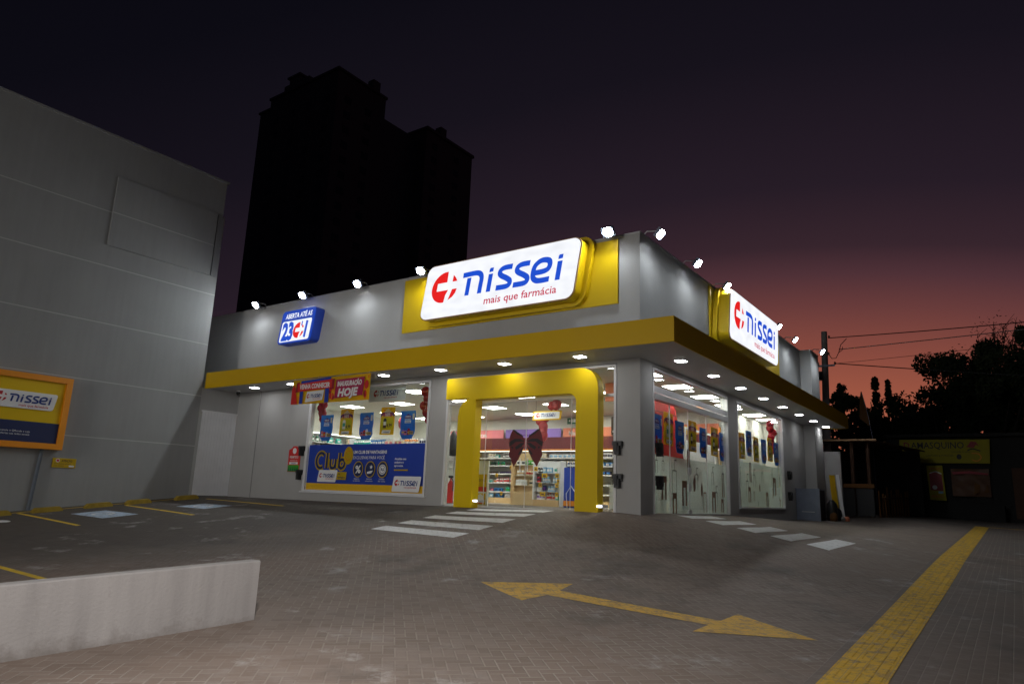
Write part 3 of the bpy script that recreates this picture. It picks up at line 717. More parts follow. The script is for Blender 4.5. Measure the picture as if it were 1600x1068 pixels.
# opening hours sign
M = FR(-11.5, 0, 5.215)
root = thing('opening_hours_sign', 'small glowing blue and white sign reading ABERTA ATÉ AS 23H', 'sign', M.translation)
mb = MB(M); mb.prism(slab(1.62, 1.06, .12), 0, .32, 'blue'); mb.build('light_box', root)
mb = MB(M); mb.prism(slab(1.60, 1.04, .12), .32, .34, 'sign_blue_field'); fc = mb.build('lit_face', root)
mb = MB(M); mb.w = .341
mb.poly(slab(1.44, .66, .07, cu=-.03, cv=-.14), 'sign_white')
mb.text('ABERTA ATÉ AS', -.62+.05, .27, .155, 'sign_white', width=1.30, bold=.025, shear=.17)
mb.text('23', -.72, -.40, .53, 'sign_blue', width=.60, bold=.05, shear=.15)
logo(mb, 1.11, -.20, .60, red='sign_red', emblem_only=True)
mb.stroke([(.43, -.40), (.53, .12)], .10, 'sign_blue', smooth=False); mb.stroke([(.30, .12), (.27, -.02)], .05, 'sign_blue', smooth=False)
mb.build('lettering', fc)

# ---------------------------------------------------------------- floodlights on the parapet
proto = None
FL = [(-13.77, 'F', 'above the blue and white hours sign, farthest left'), (-11.35, 'F', 'standing over the blue and white hours sign'), (-8.85, 'F', 'between the hours sign and the yellow board'),
      (-6.34, 'F', 'at the upper left corner of the large white sign'), (-3.7, 'F', 'hidden behind the middle of the large white sign'), (-.62, 'F', 'at the right end of the front yellow board'),
      (.35, 'S', 'just right of the roof corner'), (2.69, 'S', 'on the plain side parapet left of the side sign'), (4.93, 'S', 'at the near top corner of the side sign'),
      (10.2, 'S', 'at the far top corner of the side sign'), (12.40, 'S', 'beyond the side sign before the end block'), (14.95, 'E', 'on the end block beside the utility pole')]
FL[0] = (-13.77, 'F', 'nearest to the grey neighbour wall')
def dup(o, parent=None):
    c = o.copy(); COL.objects.link(c)
    if parent is not None: c.parent = parent
    for ch in list(o.children): dup(ch, c)
    return c
for p, side, lb in FL:
    if side == 'F' and p == -3.7: continue
    if proto is None:
        root = proto = thing('floodlight', '', 'floodlight', (0, 0, 0))
        # local: y- is outwards, z up; lamp head 0.32 m out on an arm
        mb = MB(); mb.tube([(0, .10, .05), (0, -.02, .14), (0, -.24, .11)], .016, 'alu', 6); mb.box(-.05, .05, .04, .14, .02, .05, 'alu'); mb.build('bracket', root)
        A = Matrix.Translation((0, -.34, .02)) @ Matrix.Rotation(R(42), 4, 'X')
        mb = MB(A); mb.box(-.15, .15, -.02, .045, -.115, .115, 'galv')
        for k in range(5): mb.box(-.13, .13, .045, .075, -.09+.045*k-.004, -.09+.045*k+.004, 'galv')
        mb.build('housing', root)
        mb = MB(A @ Matrix.Rotation(R(90), 4, 'X')); mb.prism([(.108*math.cos(R(q)), .108*math.sin(R(q))) for q in range(0, 360, 20)], .020, .030, 'flood_led'); mb.build('lamp_face', root)
    else: root = dup(proto)
    root.location = {'F': (p, 0, 6.17), 'S': (0, p, 6.17), 'E': (.39, p, 6.17)}[side]
    if side != 'F': root.rotation_euler = (0, 0, R(90))
    root['label'] = 'white LED floodlight '+lb; root['group'] = 'floodlights on the roof edge'; root['category'] = 'floodlight'
# ---------------------------------------------------------------- downlights in the canopy
proto = None
DL = [(-12.82, 'F'), (-10.95, 'F'), (-9.05, 'F'), (-7.11, 'F'), (-5.11, 'F'), (-3.14, 'F'), (-1.11, 'F')]+[(.68+2.073*k, 'S') for k in range(8)]
names = ['beside the camera dome near the gate', 'half hidden by the left end of the red and yellow banner', 'hidden above the middle of the red and yellow banner', 'right of the red and yellow banner', 'in front of the pier between window and entrance',
         'above the middle of the yellow arch', 'above the right shoulder of the yellow arch']
names += ['in the side soffit, '+q for q in ('nearest the corner pier', 'second from the corner pier', 'third from the corner pier', 'fourth from the corner pier', 'fifth from the corner pier', 'sixth from the corner pier', 'second from the far end', 'at the far end')]
for (p, s_), lb in zip(DL, names):
    if p == -9.05: continue
    if proto is None:
        root = proto = thing('canopy_downlight', '', 'downlight')
        mb = MB(); mb.box(-.125, .125, -.125, .125, -.012, -.001, 'white'); mb.build('trim', root)
        mb = MB(); mb.box(-.105, .105, -.105, .105, -.016, -.0125, 'down_led'); mb.build('diffuser', root)
    else: root = dup(proto)
    root.location = (p, -.67, 3.3) if s_ == 'F' else (.65, p, 3.3)
    root['label'] = 'square white downlight '+lb; root['category'] = 'downlight'; root['group'] = 'downlights under the canopy'
# camera dome
root = thing('security_camera', 'small black dome security camera under the canopy by the gate', 'security camera', (-14.0, -.45, 3.3))
mb = MB(); mb.lathe([(0, 0), (.06, 0), (.06, -.04), (.045, -.05)], 'white', c=(-14.0, -.45, 3.3)); mb.build('mount', root)
mb = MB(); mb.lathe([(.055, -.04), (.06, -.08), (.045, -.13), (.02, -.155), (0, -.16)], 'glass_dome', c=(-14.0, -.45, 3.3)); mb.build('dome', root)
# black brackets on the wall edges
proto = None
BR = [(-11.0, 'F', 1.38, 'upper black bracket left of the display window'), (-11.02, 'F', .68, 'lower black bracket left of the display window'), (-.51, 'F', 1.38, 'upper black bracket at the right edge of the entrance'), (-.51, 'F', .69, 'lower black bracket at the right edge of the entrance'),
      (.80, 'S', 1.40, 'upper black bracket at the corner pier beside the side door'), (.80, 'S', .69, 'lower black bracket at the corner pier beside the side door'), (11.75, 'S', 1.32, 'upper black bracket right of the side window'), (11.72, 'S', .62, 'lower black bracket right of the side window')]
for p, s_, zz, lb in BR:
    if proto is None:
        mb = MB(); mb.box(-.11, .11, -.10, -.0, .03, .13, 'black').box(-.05, .06, -.12, 0, -.16, .03, 'black').box(-.09, -.05, -.06, 0, -.08, .03, 'black').box(.06, .10, -.05, 0, -.02, .03, 'black').box(-.03, .03, -.14, -.12, -.1, .1, 'near_black')
        o = proto = mb.build('wall_bracket')
    else: o = proto.copy(); COL.objects.link(o)
    o.location = (p, -.003, zz) if s_ == 'F' else (.022, p, zz)
    if s_ == 'S': o.rotation_euler = (0, 0, R(90))
    tag(o, lb, 'bracket', 'black brackets at the glazing edges')

# ---------------------------------------------------------------- wall sign on the neighbour building
M = SD(-14.6, -6.27, 2.0)
root = thing('advertising_board', 'yellow and blue nissei board with orange frame on the grey side wall', 'advertising sign', M.translation)
W2, H2 = 2.14, 1.92
mb = MB(M); fw = .15
for u0, u1, v0, v1 in ((-W2/2, W2/2, H2/2-fw, H2/2), (-W2/2, W2/2, -H2/2, -H2/2+fw), (-W2/2, -W2/2+fw, -H2/2+fw, H2/2-fw), (W2/2-fw, W2/2, -H2/2+fw, H2/2-fw)):
    mb.prism([(u0, v0), (u1, v0), (u1, v1), (u0, v1)], 0, .20, 'frame_orange')
mb.build('frame', root)
mb = MB(M); mb.prism([(-W2/2+fw, -H2/2+fw), (W2/2-fw, -H2/2+fw), (W2/2-fw, H2/2-fw), (-W2/2+fw, H2/2-fw)], .0, .12, 'panel_yellow')
mb.w = .134; mb.rect(-W2/2+fw+.002, -H2/2+fw+.002, W2/2-fw-.002, -.28, 'navy')
mb.text('Escaneie o QRcode e veja', .26, -.565, .045, 'white', 'RIGHT', width=.72); mb.text('nossas ofertas nas redes sociais', .26, -.64, .045, 'white', 'RIGHT', width=.86)
mb.build('printed_panel', root)
mb = MB(M); mb.prism(slab(1.50, .44, .06, cu=-.02, cv=.26), .12, .165, 'white'); mb.w = .166; logo(mb, -.02, .265, .325); mb.build('logo_plate', root)
M = SD(-14.6, -5.02, .71)
mb = MB(M); mb.prism([(-.29, -.125), (.29, -.125), (.29, .125), (-.29, .125)], 0, .03, 'poster_yellow'); mb.w = .031
mb.ell(-.17, .06, .05, .045, 'white'); mb.ell(-.17, .06, .035, .03, 'red'); mb.text('ATENÇÃO', -.08, .03, .055, 'brown', width=.27, bold=.02); mb.text('Estacionamento exclusivo', -.25, -.035, .03, 'brown', width=.42); mb.text('para clientes', -.25, -.09, .03, 'brown', width=.24); mb.rect(.12, -.10, .25, -.06, 'white')
tag(mb.build('notice_plate'), 'small yellow notice plate below and right of the orange-framed board', 'notice')
# red notice left of the window
M = FR(-11.36, -.004, 1.12)
mb = MB(M); mb.prism([(-.27, -.37), (.27, -.37), (.27, .28), (.14, .33), (.08, .39), (-.08, .39), (-.14, .33), (-.27, .28)], 0, .02, 'red'); mb.w = .021
mb.rect(-.26, -.36, .26, -.17, 'green'); mb.ell(0, .25, .09, .09, 'white'); mb.text('PERMITIDO', 0, .03, .07, 'white', 'CENTER', width=.40, bold=.02); mb.text('entrada de pets', 0, -.05, .04, 'white', 'CENTER', width=.34); mb.rect(-.20, -.15, .20, -.085, 'white')
mb.text('nissei', 0, -.138, .04, 'ink_blue', 'CENTER', width=.2, bold=.02)
for k in range(5): mb.poly([(-.24+.1*k, -.35), (-.16+.1*k, -.35), (-.2+.1*k, -.20)], 'darkgreen')
tag(mb.build('door_notice'), 'red and green notice plate on the wall left of the display window', 'notice')

# ---------------------------------------------------------------- hanging opening banner
M = FR(-8.50, -1.30, 2.90)
mb = MB(M); bw, bh = 1.56, .345
mb.prism([(-bw, -bh), (bw, -bh), (bw, bh), (-bw, bh)], -.012, .0, 'poster_yellow'); mb.w = .001
rnd = random.Random(4)
for u0, u1 in ((-bw, -1.22), (.02, .22), (1.36, bw)):
    for k in range(9):
        u = rnd.uniform(u0, u1); v = rnd.uniform(-.28, .28); s = rnd.uniform(.04, .10)
        mb.ell(min(max(u, -bw+s), bw-s), max(min(v, .33-s*1.2), -.33+s*1.2), s*.7, s*1.2, rnd.choice(['red', 'darkred', 'frame_orange', 'frame_orange']), 12)
mb.poly([(-bw+.001, -bh+.001), (-1.28, -bh+.001), (-1.38, 0), (-1.46, .2), (-bw+.001, .1)], 'red')
mb.poly([(-1.18, .30), (.06, .34), (.06, .10), (-1.18, .05)], 'blue'); mb.rect(-1.20, -bh+.001, -1.06, .05, 'blue'); mb.rect(-.14, -bh+.001, .02, .05, 'blue')
mb.poly([(-1.40, -.02), (-1.24, .0), (-1.24, .28), (-1.36, .25)], 'darkred'); mb.poly([(.20, .0), (.06, .0), (.06, .28), (.22, .28)], 'darkred')
mb.poly([(-1.30, .0), (.12, .04), (.12, .28), (-1.30, .22)], 'red')
mb.text('VENHA CONHECER', -1.22, .07, .125, 'white', width=1.26, bold=.04, shear=.06)
mb.poly([(-.94, -.31), (-.22, -.27), (-.17, .0), (-.88, -.02)], 'white'); logo(mb, -.555, -.155, .155)
mb.poly([(.27, -.26), (1.36, -.22), (1.40, .26), (.30, .24)], 'magenta')
mb.text('INAUGURAÇÃO', .36, .06, .125, 'white', width=.94, bold=.05, shear=.1); mb.text('HOJE', .40, -.21, .20, 'white', width=.78, bold=.05, shear=.16)
for u in (-1.5, -.5, .5, 1.5): mb.add([(u-.004, bh, -.004), (u+.004, bh, -.004), (u+.004, bh+.05, -.004), (u-.004, bh+.05, -.004)], [(0, 1, 2, 3)], 'white')
tag(mb.build('opening_banner'), 'red and yellow banner reading VENHA CONHECER and INAUGURAÇÃO HOJE hanging from the canopy band', 'banner')
# hanging white acrylic sign behind the window glass
M = FR(-7.80, .16, 2.955)
mb = MB(M); mb.prism([(-.72, -.21), (.72, -.21), (.72, .19), (-.72, .19)], -.01, 0, 'white'); mb.w = .001; logo(mb, -.03, 0, .24)
for u in (-.6, .6): mb.box(u-.003, u+.003, .19, .30, -.008, -.004, 'cable')
tag(mb.build('hanging_sign'), 'white nissei sign hanging inside the window behind the opening banner', 'sign')

# ---------------------------------------------------------------- blue banner across the foot of the display window
M = FR(-8.41, .036, .25)
mb = MB(M); a0, a1 = -2.345, 2.345
mb.prism([(a0, 0), (a1, 0), (a1, 1.295), (a0, 1.295)], -.004, 0, 'blue'); mb.w = .001
mb.poly([(a0+.001, .001), (a1-.001, .001), (a1-.001, .19), (a0+.001, .19)], 'amber')
# wordmark Club
for ww, mm in ((.16, 'poster_yellow'), (.075, 'navy')):
    g = [[(-1.80+.19*math.cos(R(q)), .84+.215*math.sin(R(q))) for q in range(48, 320, 17)], [(-1.53, 1.06), (-1.53, .62)], [(-1.37, .88), (-1.37, .72), (-1.31, .63), (-1.20, .64), (-1.16, .72)], [(-1.15, .88), (-1.15, .62)],
         [(-.99, 1.06), (-.99, .62)], [(-.99, .80), (-.90, .87), (-.79, .84), (-.76, .75), (-.80, .66), (-.90, .62), (-.99, .68)]]
    for q in g: mb.stroke(q, ww, mm, .03)
mb.ell(-.60, .98, .19, .25, 'poster_yellow'); mb.ring(-.60, .98, .14, .12, 'frame_orange')
mb.poly(slab(.80, .34, .03, cu=-1.43, cv=.40), 'white'); logo(mb, -1.43, .40, .165)
mb.poly([(-1.02, .30), (-.62, .30), (-.60, .52), (-.99, .52)], 'poster_yellow'); mb.text('de', -.96, .44, .045, 'navy', width=.09); mb.text('vantagens', -.96, .345, .05, 'navy', width=.30, bold=.02)
mb.text('UM CLUB DE VANTAGENS', -.38, 1.03, .085, 'white', width=1.32, bold=.03); mb.text('EXCLUSIVAS PARA VOCÊ.', -.38, .88, .085, 'white', width=1.26, shear=.1)
for k, cx in enumerate((-.14, .34, .82)):
    mb.ell(cx, .60, .20, .225, 'poster_yellow'); mb.ell(cx, .60, .175, .20, 'navy')
    if k == 0: mb.text('%', cx, .50, .20, 'white', 'CENTER', width=.22, bold=.03)
    if k == 1:
        mb.poly([(cx-.11, .53), (cx+.02, .56), (cx+.12, .57), (cx+.05, .49), (cx-.11, .48)], 'white')
        mb.poly([(cx+.04+(.065 if q % 2 == 0 else .028)*math.sin(q*math.pi/5), .66+(.065 if q % 2 == 0 else .028)*math.cos(q*math.pi/5)) for q in range(10)], 'white')
    if k == 2: mb.ring(cx, .60, .135, .11, 'white'); mb.ell(cx, .60, .095, .095, 'white'); mb.text('R$', cx, .565, .075, 'navy', 'CENTER', width=.12, bold=.03)
for cx, t1, t2 in ((-.16, 'Descontos', 'exclusivos'), (.34, 'Ofertas', 'personalizadas'), (.83, 'Dinheiro', 'de volta')):
    mb.text(t1, cx, .325, .035, 'white', 'CENTER', width=.22); mb.text(t2, cx, .27, .035, 'white', 'CENTER', width=.28)
for q, t_ in enumerate(('Atualize seu', 'cadastro e', 'aproveite.')): mb.text(t_, 1.27, .86-.09*q, .055, 'white', width=.42 if q == 0 else .33, bold=.02)
mb.rect(1.27, .575, 1.78, .61, 'poster_yellow')
mb.poly(slab(.98, .40, .035, cu=1.75, cv=.23), 'white'); logo(mb, 1.75, .24, .205)
tag(mb.build('window_banner'), 'wide blue club banner along the bottom of the display window', 'banner')

# ---------------------------------------------------------------- hanging price posters
def poster_mesh(kind, seed, name='price_poster'):
    rnd = random.Random(seed); mb = MB(); W_, H_ = .54, .76
    wave = .012
    if kind == 'b':
        n = 10; vs = []
        for i in range(n+1):
            v = H_/2-H_*i/n; x = .012*math.sin(i*1.3+seed)
            hw = W_/2 if i < n-2 else W_/2*(1-.18*(i-(n-2)))
            vs += [(-hw+x, v, 0), (hw+x, v, 0), (-hw+x, v, -.004), (hw+x, v, -.004)]
        f = [(4*i+4, 4*i+5, 4*i+1, 4*i) for i in range(n)]+[(4*i+2, 4*i+3, 4*i+7, 4*i+6) for i in range(n)]
        mb.add(vs, f, 'poster_blue'); mb.w = .0015
        mb.rect(-.20, .31, .22, .37, 'cyan')
        mb.poly([(-.13, .22), (.0, .30), (.14, .23), (.12, .17), (-.12, .17)], 'purple'); mb.text('OFERTA', 0, .20, .045, 'white', 'CENTER', width=.20, bold=.03)
        mb.text('LEVE MAIS', 0, .135, .035, 'white', 'CENTER', width=.22, bold=.02); mb.rect(-.11, .05, .12, .12, 'white'); mb.rect(-.09, .065, .10, .078, 'blue'); mb.rect(-.09, .09, .08, .10, 'blue')
        cols = rnd.choice([('pink', 'red', 'white'), ('orange', 'red', 'brown'), ('lilac', 'pink', 'magenta')])
        for k in range(3):
            u = -.16+.11*k+rnd.uniform(-.01, .01); h = rnd.uniform(.10, .2); mb.poly([(u-.05, -.27), (u+.05, -.27), (u+.05, -.27+h*.8), (u+.025, -.27+h), (u-.025, -.27+h), (u-.05, -.27+h*.8)], cols[k]); mb.rect(u-.04, -.22, u+.04, -.18, rnd.choice(['white', 'poster_yellow', 'navy']))
        mb.rect(.06, -.26, .23, -.17, 'poster_yellow'); mb.text('9,99', .145, -.245, .055, 'ink_blue', 'CENTER', width=.13, bold=.03)
        mb.rect(.18, .14, .25, .30, 'cream')
    else:
        mb.prism([(-W_/2, -H_/2), (W_/2, -H_/2), (W_/2, H_/2), (-W_/2, H_/2)], -.004, 0, 'poster_yellow'); mb.w = .0015
        for k in range(7): mb.ell(rnd.uniform(-.23, .23), rnd.uniform(.24, .35), .018, .018, rnd.choice(['frame_orange', 'red', 'cream']), 8)
        mb.poly([(-.14, .25), (0, .35), (.14, .25), (.1, .20), (-.1, .20)], 'cream')
        mb.poly([(-.26, .10), (-.18, .16), (0, .20), (.18, .16), (.26, .10), (.26, .20), (.18, .24), (-.18, .24), (-.26, .20)], 'purple')
        mb.poly([(-.16, .115), (0, .135), (.16, .115), (.16, .20), (0, .23), (-.16, .20)], 'magenta'); mb.text('SUPER', 0, .175, .04, 'white', 'CENTER', width=.2, bold=.03); mb.text('OFERTA', 0, .13, .04, 'white', 'CENTER', width=.22, bold=.03)
        mb.poly([(-.24, -.24), (.24, -.24), (.24, .05), (.1, .10), (-.1, .10), (-.24, .05)], 'lime')
        c1, c2 = rnd.choice([('near_black', 'white'), ('lilac', 'purple'), ('white', 'teal')])
        mb.poly([(-.14, -.20), (-.02, -.20), (-.02, .03), (-.05, .07), (-.11, .07), (-.14, .03)], c1); mb.rect(-.13, -.12, -.03, -.02, c2)
        mb.text('4,99', .10, -.17, .09, 'near_black', 'CENTER', width=.20, bold=.03)
        mb.poly([(-.18, -.345), (.15, -.345), (.18, -.255), (-.15, -.255)], 'white'); mb.text('nissei', 0, -.33, .05, 'ink_blue', 'CENTER', width=.22, bold=.02, shear=.15)
    return mb
def poster_set(items, place, group, where):
    for k, (kind, a, b, seed) in enumerate(items):
        me = poster_mesh(kind, seed).mesh('price_poster'); o = bpy.data.objects.new('price_poster', me); COL.objects.link(o)
        o.matrix_world = place(a, b)
        o.rotation_euler.rotate_axis('Z', R(random.uniform(-1.2, 1.2)))
        ordn = ['leftmost', 'second from the left', 'third from the left', 'fourth from the left', 'fifth from the left', 'sixth from the left', 'seventh from the left']
        tag(o, '%s price poster hanging %s, %s of its row' % ('blue' if kind == 'b' else 'yellow', where, ordn[k]), 'poster', group)
poster_set([('b', -10.19, 2.05, 1), ('y', -9.33, 2.19, 8), ('b', -8.49, 2.06, 3), ('y', -7.66, 2.18, 4), ('b', -6.88, 2.05, 6)], lambda a, b: FR(a, .12, b), 'posters in the front window', 'in the display window')
poster_set([('b', 1.0+.13, 1.83, 2), ('y', 1.78, 1.94, 8), ('b', 2.47, 1.80, 5), ('y', 3.28, 1.90, 9), ('b', 4.06, 1.80, 7), ('y', 4.88, 1.89, 4), ('b', 5.55, 1.80, 6)], lambda a, b: SD(-.12, a, b), 'posters in the side door', 'in the side entrance')
poster_set([('y', 7.24, 1.97, 8), ('b', 7.93, 2.09, 3), ('y', 8.64, 1.96, 4), ('b', 9.47, 1.96, 5), ('y', 10.19, 2.07, 9), ('b', 10.92, 1.97, 7)], lambda a, b: SD(-.12, a, b), 'posters in the side window', 'in the side window')

# ---------------------------------------------------------------- ribbon bow stuck on the entrance doors
root = thing('ribbon_bow', 'dark red and black ribbon bow stuck on the entrance doors', 'bow', (-2.955, .05, 1.45))
for s in (-1, 1):
    mb = MB(FR(-2.955, .048, 1.48)); mb.w = .0015
    def P(pts, m): mb.poly([(s*a, b) for a, b in pts], m)
    P([(.10, -.02), (.44, -.06), (.475, -.25), (.33, -.52), (.20, -.36), (.08, -.16)], 'bow_red')
    P([(.015, .10), (.10, .20), (.38, .35), (.45, .22), (.49, .04), (.46, -.09), (.30, -.10), (.05, -.02)], 'bow_red')
    P([(.02, .06), (.16, .13), (.33, .13), (.48, .05), (.47, -.05), (.40, -.02), (.28, .06), (.13, .06)], 'bow_black')
    P([(.03, .03), (.14, .03), (.30, -.06), (.27, -.13), (.12, -.06)], 'bow_black'); P([(.04, -.02), (.12, -.12), (.22, -.24), (.16, -.24), (.07, -.12)], 'bow_black')
    P([(.09, .17), (.26, .24), (.40, .35), (.34, .35), (.08, .20)], 'bow_black'); P([(.35, -.06), (.42, -.05), (.36, -.12)], 'bow_black')
    mb.build('ribbon_half', root)

# ---------------------------------------------------------------- balloons
def balloons(label, pts, m, group='balloon bunches'):
    root = thing('balloon_bunch', label, 'balloons', pts[0][:3], group)
    for x, y, z, r in pts:
        mb = MB(); prof = [(0, r*1.12)]+[(r*math.sin(R(a)), r*1.08*math.cos(R(a))+(0 if a < 90 else -.14*r*(a-90)/90)) for a in range(15, 180, 15)]+[(.012, -r*1.3)]
        mb.lathe(prof[::-1], m, 16, (x, y, z)); mb.build('balloon', root)
def bunch(x, y, z0, z1, n, along, seed, r=.15, sp=.14):
    rnd = random.Random(seed); out = []
    for k in range(n):
        zz = z1-(z1-z0)*k/(n-1); a = rnd.uniform(-sp, sp)*(1 if zz > z0+.3 else .4)
        out.append((x+(a if along == 'x' else -.16+rnd.uniform(-.03, .03)), y+(a if along == 'y' else .16+rnd.uniform(-.03, .03)), zz, r*rnd.uniform(.85, 1.1)))
    return out
balloons('dark red balloon bunch hanging in the left end of the display window', bunch(-10.62, .12, 2.35, 2.95, 8, 'x', 1, .115, .13), 'balloon')
balloons('dark red balloon bunch hanging in the right end of the display window', bunch(-6.32, .12, 2.2, 3.02, 14, 'x', 2, .125, .17), 'balloon')
balloons('dark red balloon bunch at the near edge of the side window', bunch(-.1, 6.75, 2.4, 3.0, 6, 'y', 3, .13, .08), 'balloon')
balloons('dark red balloon bunch at the far edge of the side window', bunch(-.1, 10.95, 2.1, 3.0, 7, 'y', 4, .13, .08), 'balloon')
balloons('pink balloon bunch near the ceiling behind the upper right of the doors', bunch(-4.87, 4.2, 2.98, 3.08, 4, 'x', 5, .11, .3), 'balloon_pink')
balloons('pink balloon bunch floating above the bow in the entrance', bunch(-5.55, 4.6, 2.15, 2.72, 7, 'x', 6, .14, .17), 'balloon_pink')
balloons('pink balloons above the shelves behind the middle of the display window', bunch(-10.4, 3.4, 2.5, 2.6, 2, 'x', 7, .15, .1), 'balloon_pink')
# ---------------------------------------------------------------- inside the shop
proto = None
for i in range(6):
    for j in range(4):
        x = -12.84+2.46*i; y = 1.45+1.96*j
        if proto is None:
            root = proto = thing('ceiling_panel_light', '', 'ceiling light')
            MB().box(-.32, .32, -.32, .32, -.012, -.001, 'white').build('trim', root)
            MB().box(-.30, .30, -.30, .30, -.016, -.0125, 'panel_led').build('diffuser', root)
        else: root = dup(proto)
        root.location = (x, y, 3.2); root['category'] = 'ceiling light'; root['group'] = 'square ceiling lights inside the shop'
        root['label'] = 'ceiling light inside the shop, %s row from the front, %s column from left' % (['first', 'second', 'third', 'fourth'][j], ['first', 'second', 'third', 'fourth', 'fifth', 'sixth'][i])
for j, yy in enumerate((9.9, 11.4)):  # unseen panels added to brighten the side window from inside
    root = dup(proto); root.location = (-.5, yy, 3.2); root['label'] = 'added unseen light panel in the nook behind the side window, %s one' % ('nearer', 'farther')[j]; root['category'] = 'ceiling light'; root['group'] = 'square ceiling lights inside the shop'
# product shapes
def prod_mesh(kind, col, cap):
    mb = MB()
    if kind == 'box': mb.box(-.045, .045, -.04, .04, 0, .17, col); mb.w = 0; mb.box(-.04, .04, -.0415, -.04, .05, .12, cap)
    elif kind == 'wide': mb.box(-.085, .085, -.05, .05, 0, .13, col); mb.box(-.06, .06, -.0515, -.05, .03, .10, cap)
    elif kind == 'bottle': mb.lathe([(0, 0), (.038, 0), (.04, .01), (.04, .13), (.022, .155), (.018, .158)], col, 10); mb.lathe([(.02, .155), (.02, .19), (0, .19)], cap, 8); mb.lathe([(.0405, .04), (.0405, .10)], cap, 10)
    elif kind == 'tub': mb.lathe([(0, 0), (.05, 0), (.055, .08), (.055, .085)], col, 12); mb.lathe([(.058, .085), (.058, .11), (0, .11)], cap, 12)
    elif kind == 'pack': mb.add([(-.08, -.03, 0), (.08, -.03, 0), (.085, -.045, .07), (-.085, -.045, .07), (-.07, -.02, .15), (.07, -.02, .15), (-.08, .04, 0), (.08, .04, 0), (.07, .02, .15), (-.07, .02, .15)],
                                 [(0, 1, 2, 3), (3, 2, 5, 4), (7, 6, 9, 8), (4, 5, 8, 9), (1, 7, 8, 5, 2), (6, 0, 3, 4, 9)], col); mb.box(-.05, .05, -.0475, -.044, .04, .09, cap)
    return mb.mesh('product_'+kind)
PM = {}
NAMES = {'box': 'medicine_box', 'wide': 'carton', 'bottle': 'bottle', 'tub': 'jar', 'pack': 'soft_pack'}
def product(kind, col, cap, x, y, z, rot, label, group, s=1):
    k = (kind, col, cap)
    if k not in PM: PM[k] = prod_mesh(*k)
    o = bpy.data.objects.new(NAMES[kind], PM[k]); COL.objects.link(o); o.location = (x, y, z); o.rotation_euler = (0, 0, rot); o.scale = (s, s, s)
    tag(o, label, NAMES[kind].replace('_', ' '), group); return o
CN = {'shelf_grey': 'grey', 'cream': 'cream', 'teal': 'teal', 'white': 'white', 'red': 'red', 'pink': 'pink', 'cyan': 'cyan', 'green': 'green', 'navy': 'navy', 'orange': 'orange', 'lilac': 'lilac', 'purple': 'purple', 'near_black': 'black', 'lightblue': 'pale blue', 'brown': 'brown', 'tan': 'tan', 'poster_yellow': 'yellow', 'darkgreen': 'dark green', 'blue': 'blue', 'magenta': 'magenta'}
def nth(k): return '%d%s' % (k, 'th' if 10 <= k % 100 <= 20 else {1: 'st', 2: 'nd', 3: 'rd'}.get(k % 10, 'th'))
rp = random.Random(21)
def shelf_row(x0, x1, y, z, runs, unit, lvl, step=.125, rot=0, s=1, dx=1):
    """runs: list of (kind, col, cap, share) faced up next to one another"""
    tot = sum(r[3] for r in runs); a = x0; cnt = 0
    for kind, col, cap, sh in runs:
        b = a+(x1-x0)*sh/tot; w = {'box': .105, 'wide': .19, 'bottle': .10, 'tub': .13, 'pack': .18}[kind]*s*step/.125
        q = a+w/2
        while q < b-w*.3:
            px, py = (q, y+rp.uniform(-.02, .02)) if dx else (y+rp.uniform(-.02, .02), q)
            if rp.random() > .04:
                cnt += 1
                product(kind, col, cap, px, py, z, rot+rp.uniform(-.06, .06), '%s %s, %s from the left on the %s shelf of the %s' % (CN[col], NAMES[kind].replace('_', ' '), nth(cnt), lvl, unit), 'goods on the %s' % unit, s*rp.uniform(.92, 1.06))
            q += w
        a = b
def tagp(par, x, y, z, w=.11, h=.13):
    MB().box(x-w/2, x+w/2, y-.006, y, z-h, z, 'poster_yellow').box(x-w*.28, x+w*.28, y-.0075, y-.006, z-h*.7, z-h*.35, 'brown').build('price_tag', par)
# wall shelving seen through the entrance
WS = thing('wall_shelving', 'long pale wall shelving under a maroon fascia at the back of the shop', 'shelving', (-6, 8.2, 0))
mb = MB(); mb.box(-10.9, -1.02, 8.56, 8.59, .15, 1.92, 'shelf_grey'); mb.build('back_panel', WS)
mb = MB(); mb.box(-10.9, -1.02, 7.75, 8.56, .0, .20, 'wood'); mb.build('base', WS)
LV = [.42, .75, 1.08, 1.38, 1.66]
for zz in LV: MB().box(-10.9, -1.02, 7.95, 8.56, zz-.02, zz, 'shelf_grey').box(-10.9, -1.02, 7.935, 7.949, zz-.035, zz+.01, 'white').build('shelf', WS)
for xx in (-10.9, -8.30, -5.6, -3.2, -1.06): MB().box(xx, xx+.04, 7.90, 8.56, .2, 1.9, 'tan').build('upright', WS)
f = MB().box(-12.2, -1.02, 7.70, 8.3, 1.96, 2.38, 'maroon').build('fascia', WS)
MB().box(-12.2, -1.02, 7.69, 7.72, 1.915, 1.955, 'orange').build('trim_strip', f)
MB().box(-12.2, -1.02, 7.90, 7.96, 1.90, 1.913, 'strip_led').build('strip_light', f)
for xx, zz in ((-9.6, 1.08), (-8.85, 1.08), (-8.45, 1.08), (-8.95, 1.38), (-9.35, .42), (-8.5, .2), (-3.4, 1.38), (-2.6, 1.08)): tagp(WS, xx, 7.92, zz)
U = 'back wall'
V0, V1 = -10.15, -8.32
shelf_row(V0, V1, 8.05, .20, [('pack', 'lightblue', 'white', 1), ('pack', 'cyan', 'navy', 1), ('pack', 'white', 'shelf_grey', 2)], U, 'lowest')
shelf_row(V0, V1, 8.05, .42, [('wide', 'purple', 'pink', 1), ('wide', 'cyan', 'navy', 1.3), ('bottle', 'teal', 'green', 2.4)], U, 'second')
